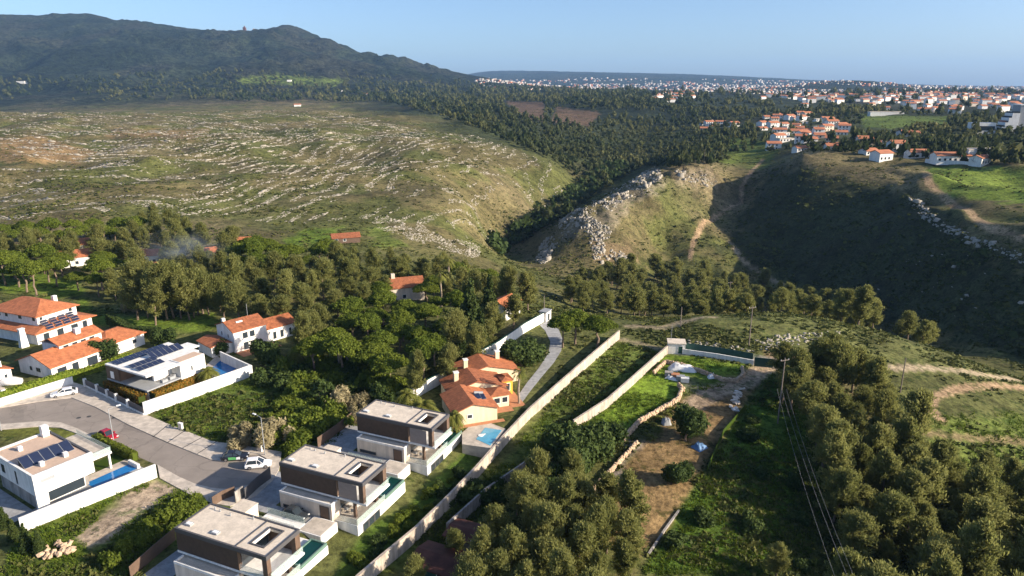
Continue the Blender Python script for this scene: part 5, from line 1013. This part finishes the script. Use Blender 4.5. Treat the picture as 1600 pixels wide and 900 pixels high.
pts = np.stack([x, y, z], 1)[cg][:4200]; sc = RNG.lognormal(-.1, .4, len(pts)); merge('hillside_scrub', 'dark scrub in terraced lines over the shaded hillside', 'scrub', base_tuft(8, 2), pts, sc, L_sh, RNG.uniform(0, .7, len(pts)), sc * .8)
# gorge bottom thicket
def gorge():
    x, y, z, u, v = rand_px(30000, 380, 800, 33, .3); k = (dist_line(u, v, [(775, 392), (800, 374), (850, 340), (905, 303), (965, 266)]) < 13); p = np.stack([x, y, z], 1)[k][:800]; sc = np.clip(RNG.lognormal(.75, .35, len(p)), 1, 4)
    merge('gorge_thicket', 'dark thicket crowding the shaded bottom of the gorge', 'woodland', base_tree(14, 6), p, sc, L_dk, RNG.uniform(0, .6, len(p)), sc * RNG.uniform(.7, 1.2, len(p)))
# far woods
def base_tree(n, seed):
    rng = np.random.default_rng(seed); d = rng.normal(size=(n, 3)); d /= np.linalg.norm(d, axis=1, keepdims=True); p = d * rng.uniform(.55, 1, n)[:, None] * np.array([1, 1, .95]) + [0, 0, 1.15]
    V = tuft_quads(p, d + rng.normal(size=d.shape) * .4, np.full(n, .42), rng); F = np.arange(len(V)).reshape(-1, 4); F = np.concatenate([F[:, [0, 1, 2]], F[:, [0, 2, 3]]])
    return np.concatenate([V, iv * [.6, .6, .6] + [0, 0, 1.1]]), np.concatenate([F, if_ + len(V)])
gorge()
x, y, z, u, v = rand_px(60000, 330, 3300, 25, .74); nz = fbm(x / 120, y / 120, 81)
wd = inpoly(u, v, [(600, 160), (700, 150), (1100, 150), (1200, 225), (1110, 262), (1000, 262), (985, 275), (900, 300), (880, 262), (800, 225), (700, 185)]) & ((nz > .36) | (v > 200))
wd |= inpoly(u, v, [(1050, 160), (1340, 145), (1700, 140), (1700, 250), (1560, 262), (1340, 240), (1200, 240), (1090, 230)]) & (nz > .40)
wd |= inpoly(u, v, [(150, 134), (400, 131), (1100, 134), (1200, 150), (700, 165), (520, 160), (380, 140)]) | inpoly(u, v, [(0, 128), (150, 130), (0, 140)])
wd &= ~(inpoly(u, v, [(785, 158), (850, 162), (850, 190), (815, 185)]) | inpoly(u, v, [(870, 168), (945, 175), (920, 200), (855, 190)]) | inpoly(u, v, [(1340, 178), (1480, 182), (1480, 200), (1350, 200)]) | inpoly(u, v, [(365, 122), (545, 124), (520, 137), (380, 133)]))
TOWN = [(1325, 152), (1420, 146), (1600, 150), (1660, 178), (1600, 186), (1480, 180), (1340, 172)]
wd &= ~(inpoly(u, v, TOWN) & (RNG.uniform(0, 1, len(x)) < .88)); wd &= ~(inpoly(u, v, [(1010, 142), (1090, 140), (1320, 144), (1320, 168), (1230, 168), (1180, 158), (1090, 160), (1020, 162)]) & (RNG.uniform(0, 1, len(x)) < .8)); wd &= ~(inpoly(u, v, [(1185, 186), (1260, 182), (1320, 198), (1322, 222), (1300, 240), (1240, 243), (1180, 230)]) & (RNG.uniform(0, 1, len(x)) < .75))
wd |= inpoly(u, v, [(0, 138), (420, 136), (520, 160), (300, 158), (0, 160)]) & (nz > .5)
wd |= inpoly(u, v, [(0, 112), (400, 112), (740, 112), (760, 135), (400, 135), (150, 146), (0, 148)]) & (nz > .42)
wd |= inpoly(u, v, [(780, 400), (870, 350), (1000, 262), (960, 268), (860, 320), (790, 370)]) & (RNG.uniform(0, 1, len(x)) < .6)
pts = np.stack([x, y, z], 1)[wd][:9000]; r_ = np.hypot(pts[:, 0], pts[:, 1]); sc = np.clip(RNG.lognormal(1.05, .32, len(pts)), 1.5, 5.5) * np.clip(r_ / 1100, .9, 1.9)
kd = fbm(pts[:, 0] / 70, pts[:, 1] / 70, 97) + RNG.uniform(-.18, .18, len(pts)) > .5; tw = np.clip((fbm(pts[:, 0] / 90, pts[:, 1] / 90, 95) - .3) * 1.6 + RNG.uniform(-.25, .25, len(pts)), 0, 1); bvr, bfr = base_tree(15, 3); bvp = bvr.copy(); bvp[:, :2] *= (1.08 - .26 * np.clip(bvr[:, 2:3] - .6, 0, 2)); bvp[:, 2] *= 1.1
merge('distant_woodland', 'dark mixed broadleaf woodland filling the far valley and plain', 'woodland', (bvr, bfr), pts[kd], sc[kd], L_wd, tw[kd], sc[kd] * RNG.uniform(.7, 1.3, kd.sum()))
kd = ~kd; merge('distant_pinewood', 'taller pointed pinewood mixed through the far valley woods', 'woodland', (bvp, bfr), pts[kd], sc[kd] * .85, L_wd, tw[kd] * .7, sc[kd] * RNG.uniform(.8, 1.4, kd.sum()))

# ------------------------------------------------------------------ houses of the villages beyond
FH = {}
def far_house(p, L, W, h, kind, az, label, group, wins=True):
    key = (round(L), round(W), round(h), kind)
    if key not in FH:
        L_, W_, h_ = key[:3]; wm = [white, cream, white, white][kind % 4]
        w = MB().house(-L_ / 2, L_ / 2, -W_ / 2, W_ / 2, -2, h_, h_ + W_ * .2).mesh('wall', wm) if kind < 3 else MB().box(-L_ / 2, L_ / 2, -W_ / 2, W_ / 2, -2, h_).mesh('wall', wm)
        r = MB().gable(-L_ / 2, L_ / 2, -W_ / 2, W_ / 2, h_ + .1, h_ + W_ * .2 + .1, .5, .3).mesh('roof', roof_far) if kind < 3 else MB().box(-L_ / 2 - .3, L_ / 2 + .3, -W_ / 2 - .3, W_ / 2 + .3, h_ + .002, h_ + .5).mesh('roof', gravel)
        FH[key] = (w, r, MB().box(-.7, .7, -.06, .06, -.8, .8).mesh('window', glassd))
    w, r, wi = FH[key]; T = thing('village_house', label, 'house', p, az, group); link('wall', w, T); link('roof', r, T)
    if wins:
        for fl in range(max(1, int(h / 3))):
            for i in range(max(2, int(L / 3.5))): link('window', wi, T, (-key[0] / 2 + 1.8 + i * 3.4, -key[1] / 2 - .01, 1.6 + fl * 3))
    return T
def village(poly, n, spacing, seed, label, group, hs=(3, 6), Ls=(9, 15), flat=.15, wins=True):
    for i, p in enumerate(scatter(poly, spacing, n, (), 2.0, seed)):
        far_house(p, random.uniform(*Ls), random.uniform(8, 10), random.choice(hs), 3 if random.random() < flat else random.randrange(3), random.uniform(-.5, .6), label, group, wins); TAKEN.append((p[0], p[1], 4))
village([(1185, 184), (1260, 178), (1320, 196), (1322, 218), (1300, 232), (1240, 238), (1180, 225)], 46, 13, 31, 'white or cream house with orange roof in the cluster beyond the gorge', 'houses beyond the gorge')
village([(1095, 186), (1150, 188), (1145, 205), (1098, 204)], 7, 14, 32, 'orange roofed house in the trees left of the cluster', 'houses left of the cluster')
village([(1345, 208), (1430, 205), (1440, 232), (1350, 238)], 8, 14, 33, 'house among trees on the brow of the right hill', 'houses on the brow', (3, 6), (10, 16))
village([(1325, 150), (1420, 145), (1600, 149), (1660, 178), (1600, 184), (1480, 178), (1340, 170)], 200, 11, 34, 'house in the close packed red roofed town on the right', 'town houses', (5, 6, 9), (9, 18), .2, False)
village([(1010, 148), (1080, 142), (1090, 158), (1020, 162)], 24, 18, 35, 'house in the pink roofed estate in the far wood', 'estate houses', (6, 6), (12, 20), .1, False)
village([(1180, 150), (1320, 146), (1320, 166), (1230, 166)], 40, 20, 36, 'house on the near edge of the far town', 'houses at the town edge', (6, 9), (12, 22), .2, False)
for u, v, L, W, h, az, l in [(1484, 252, 22, 10, 4, -4, 'long white house with orange roof at the field edge'), (1432, 246, 14, 9, 4, 0, 'white house with low orange roof left of the long one'), (1376, 250, 12, 9, 5, 20, 'pale house half hidden at the brow of the hill'), (1530, 256, 11, 8, 4, 30, 'gabled white house at the right end of the long wall')]:
    far_house(G(u, v), L, W, h, 0, R(az), l, None)
far_house(G(1528, 245), 22, 10, 5, 3, R(5), 'flat roofed white modern house behind the long one', None); far_house(G(1384, 180), 50, 10, 5, 3, R(-3), 'long low white hall in front of the red roofed town', None, False)
far_house(G(1226, 221), 16, 9, 3, 3, R(10), 'flat roofed white building below the cluster', None)
far_house(G(32, 130), 40, 14, 7, 3, 0, 'long white flat building at the foot of the mountain', None, False); far_house(G(465, 166), 16, 9, 4, 0, .2, 'lone red roofed house on the upper slope', None, False)
far_house(G(570, 149), 18, 10, 5, 0, .1, 'lone cream farmhouse at the edge of the far wood', None, False); far_house(G(452, 127), 16, 10, 5, 3, .1, 'tiny white house on the green field below the peak', None, False); far_house(G(533, 143), 12, 9, 4, 3, .1, 'tiny white box house in the wood below the green field', None, False)
wall_run('field_wall', 'long pale wall along the field edge before the white houses', 'wall', [(1445, 254), (1490, 257), (1530, 260)], 2.5, .4, white)
# stepped office block
p = G(1575, 207); T = thing('office_block', 'white stepped office block with dark glass bands and blank grey end', 'office', p, R(-8))
MB().box(4, 16, -6, 8, -3, 25).build('tower', mgrey, T); MB().box(16.02, 22, -5, 8, -3, 24).build('end_wing', white, T); MB().box(3.6, 22.4, -6.4, 8.4, 25.02, 26).build('roof', white, T)
for i in range(5): MB().box(-12 + i * 2.4, 3.98, -7, 7, -3 + i * 4.2, -.6 + i * 4.2 + 1.8).build('floor_band', white, T); MB().box(-11.4 + i * 2.4, 3.9, -6.6, 6.8, 1.22 + i * 4.2, 1.19 + i * 4.2 + 1.6 - .8 + .8).build('window_band', glassd, T)
MB().box(-34, -14, -5, 6, -3, 9).build('low_wing', white, T); MB().box(-33.5, -14.5, -5.1, -5.02, 2, 6).build('window_band', glassd, T)
# palace on the mountain saddle
p = G(398, 57); p = D(399, 4500, 0); p[2] = gz(p[0], p[1]); T = thing('hilltop_palace', 'small ochre and red palace with towers on the mountain saddle', 'castle', p)
MB().box(-45, 50, -15, 15, -25, 6).build('wall', stone, T); MB().box(-36, -19, -8, 8, 6.02, 26).build('tower', roof_rust, T); MB().cyl((30, 0, 6), (30, 0, 18), 7, 7, 12).build('turret', warmstone, T); MB().cyl((-27, 0, 26), (-27, 0, 36), 6, 1.5, 12).build('dome', roof_rust, T)
# the hazy town on the plain, seen as one mass
x, y, z, u, v = rand_px(52000, 1500, 9000, 41, .72)
tn = (inpoly(u, v, [(740, 124), (900, 122), (1250, 126), (1700, 134), (1700, 152), (1400, 150), (1250, 150), (1000, 140), (850, 142), (740, 136)]) | inpoly(u, v, [(830, 133), (1010, 136), (1010, 143), (850, 141)])) & (fbm(x / 420, y / 420, 91) > .44)
pts = np.stack([x, y, z], 1)[tn][:4200]; r_ = np.hypot(pts[:, 0], pts[:, 1]); sc = RNG.uniform(4, 9, len(pts)) * np.clip(r_ / 4500, .5, 1.4)
cv = np.array([(-1, -.7, -1), (1, -.7, -1), (1, .7, -1), (-1, .7, -1), (-1, -.7, 1), (1, -.7, 1), (1, .7, 1), (-1, .7, 1)], float); cf = np.array([(0, 3, 2, 1), (4, 5, 6, 7), (0, 1, 5, 4), (1, 2, 6, 5), (2, 3, 7, 6), (3, 0, 4, 7)])
k = RNG.uniform(0, 1, len(pts)) < .62
merge('distant_town', 'pale blocks of the hazy town across the plain', 'town', (cv, cf), pts[k], sc[k], mat('far_plaster', (.40, .37, .34), .9, .3, .01), sc[k] * 0, sc[k] * RNG.uniform(.5, 1.3, k.sum()))
merge('distant_roofs', 'terracotta roofed blocks of the hazy town across the plain', 'town', (cv, cf), pts[~k], sc[~k], roof_far, sc[~k] * 0, sc[~k] * RNG.uniform(.4, .7, (~k).sum()))

# ------------------------------------------------------------------ cars
def car(label, u, v, az, paint, L=4.4, W=1.8, Hh=1.45, suv=False, z=Zr, door=None, p=None):
    p = P(u, v, z) if p is None else p; T = thing('parked_car', label, 'car', (p[0], p[1], p[2]), R(az), 'cars in the street'); h = W / 2; gc = .28
    st = [(-L / 2, .80, .45, .72), (-L / 2 + .12, .93, .30, .88), (-L / 2 + .8, 1, gc, .95), (-.2, 1, gc, .93), (L / 2 - 1.35, 1, gc, .90), (L / 2 - .5, .96, gc, .76), (L / 2 - .1, .86, .32, .64), (L / 2, .74, .42, .56)]
    b = MB(); vs = []
    for x, w, z0, z1 in st: vs += [(x, -h * w, z0), (x, -h * w * 1.0, (z0 + z1) / 2 + .08), (x, -h * w * .9, z1), (x, h * w * .9, z1), (x, h * w, (z0 + z1) / 2 + .08), (x, h * w, z0)]
    fs = [(i * 6 + j, (i + 1) * 6 + j, (i + 1) * 6 + (j + 1) % 6, i * 6 + (j + 1) % 6) for i in range(len(st) - 1) for j in range(6)] + [(5, 4, 3, 2, 1, 0), tuple(len(st) * 6 - 6 + j for j in range(6))]
    body = b.add(vs, fs).build('body', paint, T)
    r0, r1 = (-L / 2 + (.15 if suv else .35), L / 2 - 1.25); t0, t1 = (-L / 2 + (.45 if suv else 1.05), L / 2 - 2.15)
    cab = [(r0, -h * .88, .90), (r1, -h * .88, .88), (r1, h * .88, .88), (r0, h * .88, .90), (t0, -h * .68, Hh - .06), (t1, -h * .68, Hh - .06), (t1, h * .68, Hh - .06), (t0, h * .68, Hh - .06)]
    MB().add(cab, [(0, 3, 2, 1), (4, 5, 6, 7), (0, 1, 5, 4), (1, 2, 6, 5), (2, 3, 7, 6), (3, 0, 4, 7)]).build('windows', glassd, T)
    e = MB(); e.add([(t0 - .05, -h * .70, Hh - .055), (t1 + .05, -h * .70, Hh - .055), (t1 + .05, h * .70, Hh - .055), (t0 - .05, h * .70, Hh - .055), (t0 + .1, -h * .6, Hh + .02), (t1 - .12, -h * .6, Hh + .02), (t1 - .12, h * .6, Hh + .02), (t0 + .1, h * .6, Hh + .02)], [(0, 3, 2, 1), (4, 5, 6, 7), (0, 1, 5, 4), (1, 2, 6, 5), (2, 3, 7, 6), (3, 0, 4, 7)])
    e.build('roof', paint, T)
    for sg in (-1, 1):
        pl = MB()
        for xb, xt in ((r1 - .02, t1 + .02), (-.15, -.15), (r0 + .1, t0 + .1)): pl.cyl((xb, sg * h * .885, .9), (xt, sg * h * .69, Hh - .05), .05, .05, 5)
        pl.build('pillar', paint, T)
        for xw in (-L / 2 + .85, L / 2 - .9):
            w = MB().cyl((xw, sg * (h - .2), .32), (xw, sg * (h + .02), .32), .32, .32, 16).build('wheel', tyre_m, T); MB().cyl((xw, sg * (h - .1), .32), (xw, sg * (h + .035), .32), .2, .2, 12).build('rim', rim_m, w)
        MB().box(L / 2 - .22, L / 2 - .04, min(sg * h * .45, sg * h * .8), max(sg * h * .45, sg * h * .8), .56, .68).build('headlight', lampw, T)
        MB().box(-L / 2 - .01, -L / 2 + .1, min(sg * h * .5, sg * h * .78), max(sg * h * .5, sg * h * .78), .6, .78).build('tail_light', lampr, T)
        MB().box(t1 + .45, t1 + .62, min(sg * h * .95, sg * (h + .17)), max(sg * h * .95, sg * (h + .17)), .88, 1.02).build('mirror', paint, T)
    if door:
        MB().box(-.95, .35, -h - .012, -h + .05, .34, .80).build('door', carteal, T); MB().box(.36, 1.0, -h - .012, -h + .05, .34, .80).build('door', carwhite, T)
    return T
car('sleek white car on the pavement apron below the bright hedge', 101, 617, 210, carwhite, 4.9, 1.9, 1.42, z=.15)
car('red car parked by the dark street hedge', 169, 684, -30, carred, 4.4, 1.85, 1.5)
car('black car with green and white doors by the reed clump', 368, 717, 8, carblack, 4.5, 1.8, 1.5, door=True)
car('white estate car parked beside the street lamp', 404, 729, 12, carwhite, 4.3, 1.8, 1.6, True)
q = vloc(1, 4.6, -2.75); car('dark car in the drive of the middle villa', 0, 0, -23, cargrey, 4.4, 1.85, 1.5, p=(q[0], q[1], .05))
p = P(18, 600); T = thing('covered_car', 'car under a white cover in the bungalow forecourt', 'car', (p[0], p[1], .06), R(20))
MB().add([(-2.1, -.9, 0), (2.1, -.9, 0), (2.1, .9, 0), (-2.1, .9, 0), (-2.0, -.8, .8), (2.0, -.8, .7), (2.0, .8, .7), (-2.0, .8, .8), (-1.3, -.6, 1.4), (.6, -.6, 1.4), (.6, .6, 1.4), (-1.3, .6, 1.4)], [(0, 1, 5, 4), (1, 2, 6, 5), (2, 3, 7, 6), (3, 0, 4, 7), (4, 5, 9, 8), (5, 6, 10, 9), (6, 7, 11, 10), (7, 4, 8, 11), (8, 9, 10, 11), (0, 3, 2, 1)]).build('cover', whitetarp, T, True)

# ------------------------------------------------------------------ lamps, poles, wires
def lamp(label, u, v, h, az, arm=1.4):
    p = P(u, v, .1); T = thing('street_lamp', label, 'street lamp', p, R(az), 'street lamps')
    MB().cyl((0, 0, -.3), (0, 0, h), .09, .055, 8).build('post', mgrey, T); MB().cyl((0, 0, h - .03), (arm, 0, h + .25), .045, .04, 6).build('arm', mgrey, T); MB().box(arm - .1, arm + .6, -.14, .14, h + .18, h + .32).build('lamp_head', lampw, T)
lamp('slim street lamp beside the red car', 179, 697, 7.2, 40); lamp('slim street lamp between the reeds and the white estate car', 414, 711, 7.2, 150); lamp('street lamp at the frame edge by the kerb', 2, 672, 7.2, 60)
for k, (u, v, t) in enumerate([(1170, 540, 478), (1137, 490, 440), (1063, 512, 480), (850, 497, 462), (1100, 256, 232), (1215, 662, 560), (1402, 640, 560)]):
    p = G(u, v); h = 3.0
    while h < 24 and proj(p[0], p[1], p[2] + h)[1] > t: h += .1
    T = thing('utility_pole', ['weathered pole beside the scattered white stones', 'weathered pole in the valley trees behind the meadow', 'thin pole by the pale lane', 'pole at the head of the curving drive', 'distant pole on the far spur', 'pole carrying the wires at the top of the dark strip', 'dark pole standing in the wood'][k], 'utility pole', p, R(20), 'utility poles')
    MB().cyl((0, 0, -.6), (0, 0, h), .15, .10, 8).build('shaft', polewood, T)
    if k in (0, 1, 5): MB().box(-1.0, 1.0, -.06, .06, h - .55, h - .42).build('crossarm', polewood, T); [MB().cyl((q, 0, h - .42), (q, 0, h - .2), .05, .05, 6).build('insulator', lampw, T) for q in (-.9, 0, .9)]
def cable(label, a, b, sag, r=.03):
    a = np.array(a); b = np.array(b); m = MB(); pr_ = a
    for i in range(1, 15):
        t = i / 14; q = a + (b - a) * t; q = q - np.array([0, 0, sag * 4 * t * (1 - t)]); m.cyl(pr_, q, r, r, 5); pr_ = q
    tag(m.build('overhead_wire', wire_m), label, 'wire', 'overhead wires')
top = G(1215, 662); hh = top[2] + 9
for i, (u2, l) in enumerate([(1306, 'leftmost overhead wire crossing the dark strip'), (1326, 'middle overhead wire crossing the dark strip'), (1336, 'rightmost overhead wire beside the wood')]):
    d = ray(u2, 905); t = 88.0; cable(l, (top[0] + (-.9, 0, .9)[i], top[1], P(1215, 640, 0)[2] + top[2] + 7.6 + (0 if i else 0)), d * 88 + np.array([0, 0, CAM_H]), 1.2, .017)

# ------------------------------------------------------------------ stones, rubble, sheets
ROCK = [MB().add([tuple(q) for q in iv * (1 + .22 * np.random.default_rng(s).normal(size=(len(iv), 1))) * [1.1, .85, .7]], [tuple(f) for f in if_]).mesh('boulder', warmstone) for s in range(4)]
c = P(88, 862)
for i in range(34):
    a = random.uniform(0, 6.28); r = 2.3 * math.sqrt(random.random()); o = link('boulder', ROCK[i % 4], None, (c[0] + r * math.cos(a), c[1] + r * math.sin(a) * .8, .25 + max(0, (1.2 - r) * .5) + random.uniform(0, .25)), a, random.uniform(.3, .58)); tag(o, 'warm buff boulder in the heap beside the low conifers', 'boulder', 'boulders in the heap')
c = G(1150, 626)
for i in range(22):
    a = random.uniform(-1, 1); q = (c[0] + a * 2.2 + random.uniform(-.8, .8), c[1] + a * 4.5, 0); o = link('rubble_slab', MB().box(-.6, .6, -.35, .35, -.1, .12).mesh('rubble_slab', white if i % 3 else cream) if i < 3 else bpy.data.meshes['rubble_slab'], None, (q[0], q[1], gz(q[0], q[1]) + .15 + random.uniform(0, .3)), random.uniform(0, 3), random.uniform(.6, 1.2)); o.rotation_euler = (random.uniform(-.4, .4), random.uniform(-.4, .4), a * 3); tag(o, 'broken pale slab in the rubble along the lane edge', 'rubble', 'rubble slabs')
def heap_sheet(label, u, v, L, W, h, m, az, cat='tarpaulin', name='tarpaulin'):
    p = G(u, v); n = 9; vs = []; rng = np.random.default_rng(int(u))
    for i in range(n):
        for j in range(n):
            a, b = i / (n - 1) * 2 - 1, j / (n - 1) * 2 - 1; vs.append((a * L / 2, b * W / 2, max(0, h * (1 - max(abs(a), abs(b)) ** 3) * (1 + .25 * rng.normal())) - .05))
    tag(link(name, MB().add(vs, [(i * n + j, i * n + j + 1, (i + 1) * n + j + 1, (i + 1) * n + j) for i in range(n - 1) for j in range(n - 1)]).mesh(name, m, True), None, p, R(az)), label, cat)
heap_sheet('crumpled blue sheet on orange earth', 1092, 699, 2.6, 2.4, .8, bluetarp, 40); heap_sheet('long white sheet draped over stacked material by the stone bed', 1066, 578, 6.5, 2.4, 1.3, whitetarp, -12); heap_sheet('small white sheet by the rubble retaining wall', 1112, 590, 2.0, 1.2, .8, whitetarp, 10); heap_sheet('white sheeted heap at the corner of the gravel yard', 1050, 592, 3.2, 1.4, .6, whitetarp, -30)
heap_sheet('pale grey sheeted bundle beside the dark round tree', 1041, 662, 1.8, 1.6, 1.2, mgrey, 10)
for i, (u, v, m) in enumerate([(1045, 588, greywall), (1055, 591, terra_pave), (1063, 594, mgrey), (1070, 597, white)]):
    p = G(u, v); T = thing('material_pallet', ['stack of dark blocks on the left of the yard', 'stack of reddish tiles in the yard', 'stack of grey material in the yard', 'white appliance sized crate right of the stacks'][i], 'pallet', p, R(-15)); MB().box(-.9, .9, -.7, .7, .14, 1.1).build('stack', m, T); [MB().box(-.9, .9, q, q + .15, 0, .138).build('runner', polewood, T) for q in (-.65, -.08, .5)]
# bin, cabinet boxes by the street
for u, v, l in [(283, 671, 'small white meter cabinet at the edge of the scrub plot'), (407, 705, 'small white meter cabinet by the reed clump')]:
    T = thing('meter_cabinet', l, 'cabinet', P(u, v, .1), R(-25)); MB().box(-.45, .45, -.2, .2, -.2, 1.3).build('housing', white, T); MB().box(-.36, .36, -.22, -.2, .2, 1.1).build('door', cream, T); MB().box(-.5, .5, -.25, .25, 1.3, 1.36).build('cap', white, T)

# ------------------------------------------------------------------ air
hz = bpy.data.materials.new('haze_air'); hz.use_nodes = True; n = hz.node_tree.nodes; l = hz.node_tree.links; n.clear()
pvn = n.new('ShaderNodeVolumePrincipled'); pvn.inputs['Color'].default_value = (.32, .58, 1.0, 1); pvn.inputs['Density'].default_value = 4.2e-5; pvn.inputs['Anisotropy'].default_value = 0.0
oo = n.new('ShaderNodeOutputMaterial'); l.new(pvn.outputs[0], oo.inputs['Volume'])
tag(MB().box(-18500, 18500, -18500, 18500, -120, 640).build('haze', hz), 'thin blue air between the camera and far hills', 'haze', kind='stuff')
sm = bpy.data.materials.new('wood_smoke'); sm.use_nodes = True; n = sm.node_tree.nodes; l = sm.node_tree.links; n.clear()
tc = n.new('ShaderNodeTexCoord'); nz_ = n.new('ShaderNodeTexNoise'); nz_.inputs['Scale'].default_value = 2.2; nz_.inputs['Detail'].default_value = 2; l.new(tc.outputs['Object'], nz_.inputs['Vector'])
gr = n.new('ShaderNodeTexGradient'); gr.gradient_type = 'QUADRATIC_SPHERE'; l.new(tc.outputs['Object'], gr.inputs[0])
m1 = n.new('ShaderNodeMapRange'); m1.inputs[1].default_value = .4; m1.inputs[2].default_value = .7; l.new(nz_.outputs[0], m1.inputs[0])
m2 = n.new('ShaderNodeMath'); m2.operation = 'MULTIPLY'; l.new(m1.outputs[0], m2.inputs[0]); l.new(gr.outputs[0], m2.inputs[1]); m3 = n.new('ShaderNodeMath'); m3.operation = 'MULTIPLY'; m3.inputs[1].default_value = .07; l.new(m2.outputs[0], m3.inputs[0])
pn = n.new('ShaderNodeVolumePrincipled'); pn.inputs['Color'].default_value = (.6, .72, .9, 1); l.new(m3.outputs[0], pn.inputs['Density']); oo = n.new('ShaderNodeOutputMaterial'); l.new(pn.outputs[0], oo.inputs['Volume'])
p = G(285, 400, 8); so = tag(link('smoke', MB().add([tuple(q) for q in iv], [tuple(f) for f in if_]).mesh('smoke', sm), None, (p[0], p[1], p[2] + 10), 0, (20, 12, 9)), 'thin blue wood smoke drifting through the pine belt', 'smoke', kind='stuff')

# ------------------------------------------------------------------ say which one: look-alikes are told apart by the landmark they stand nearest to
LM = {}
for nm, (u, v) in {'the mottled roof house': (390, 540), 'the yellow house': (740, 640), 'the panel roof house': (250, 600), 'the hipped roof house': (70, 520), 'the deep blue pool': (350, 575), 'the farthest villa': (620, 680), 'the middle villa': (520, 770), 'the nearest villa': (380, 870),
    'the chimney house in the pines': (632, 464), 'the green lawn above the belt': (480, 372), 'the white gate pavilion': (852, 500), 'the small white hut': (1056, 549), 'the dark green gate': (1190, 573), 'the blue sheet': (1092, 699), 'the rust roofed shed': (694, 892), 'the pole by the stones': (1170, 540),
    'the boulder heap': (88, 862), 'the office block': (1575, 207), 'the long white hall': (1384, 180), 'the flat white building': (1226, 221), 'the bottom right corner': (1600, 890), 'the bottom end of the wires': (1330, 890), 'the sandy loop path': (1455, 625), 'the head of the gorge': (1000, 262), 'the tall palm': (700, 440),
    'the drifting smoke': (285, 410), 'the little orange hut': (252, 424), 'the white cottage': (128, 412), 'the fan palm pair': (533, 575), 'the right frame edge': (1600, 700), 'the round clipped tree': (1060, 750), 'the top of the dark strip': (1215, 640), 'the gorge mouth': (790, 400), 'the rocky spur foot': (960, 430), 'the spur lane': (1078, 402), 'the far valley bend': (1400, 520), 'the long field wall': (1490, 257), 'the left frame edge': (0, 400), 'the parked white estate': (404, 729), 'the long wall top': (968, 530),
    'the pale reeds': (400, 690), 'the sandy track': (190, 810), 'the estate edge': (1050, 155), 'the road bend beyond': (1200, 165), 'the conifer group': (735, 520)}.items(): LM[nm] = G(u, v)
ORD = 'first second third fourth fifth sixth seventh eighth ninth tenth eleventh twelfth thirteenth fourteenth fifteenth sixteenth seventeenth eighteenth nineteenth twentieth'.split()
def ordinal(i): return ORD[i] if i < 20 else ('twenty', 'thirty', 'forty', 'fifty', 'sixty', 'seventy', 'eighty', 'ninety')[min(7, (i + 1) // 10 - 2)] + ('-' + ORD[(i + 1) % 10 - 1] if (i + 1) % 10 else 'th')
SHORT = {'umbrella pines in the tree belt': 'rounded bright umbrella pine', 'loose crowned pines in the tree belt': 'loose olive pine of the belt', 'tall pines on the lawn': 'tall bare stemmed lawn pine', 'pines in the wood beside the wires': 'olive pine of the dense wood', 'pines in the lower clump': 'olive pine of the lower clump', 'valley bottom trees': 'dull green valley tree', 'agaves below the wall': 'spiky yellow green agave', 'garden shrubs below the palms': 'leafy garden shrub', 'shrubs in the villa gardens': 'young shrub in the villa garden strip', 'shrubs beyond the long wall': 'dark shrub beyond the long wall', 'low conifers': 'low spreading conifer', 'shrubs in the scrub plot': 'rough shrub of the scrub plot', 'weeds beside the sandy track': 'rank weed clump', 'shrubs under the wires': 'dark shrub of the shaded strip',
    'houses beyond the gorge': 'village house beyond the gorge', 'houses left of the cluster': 'orange roofed house in the trees', 'houses on the brow': 'house on the right hill brow', 'estate houses': 'house of the far estate', 'houses at the town edge': 'house at the near town edge', 'boulders in the heap': 'buff boulder of the heap', 'rubble slabs': 'broken pale rubble slab'}
from collections import defaultdict
GR = defaultdict(list)
for o in col.objects:
    if o.parent is None and o.get('group') in SHORT: GR[o['group']].append(o)
for g, os_ in GR.items():
    near = defaultdict(list)
    for o in os_:
        d = {k: math.hypot(o.location.x - q[0], o.location.y - q[1]) for k, q in LM.items()}; k = min(d, key=d.get); near[k].append((d[k], o))
    for k, L_ in near.items():
        for i, (d, o) in enumerate(sorted(L_, key=lambda t: t[0])): o['label'] = f"{SHORT[g]}, {ordinal(i)} out from {k}" if len(L_) > 1 else f"{SHORT[g]} closest to {k}"
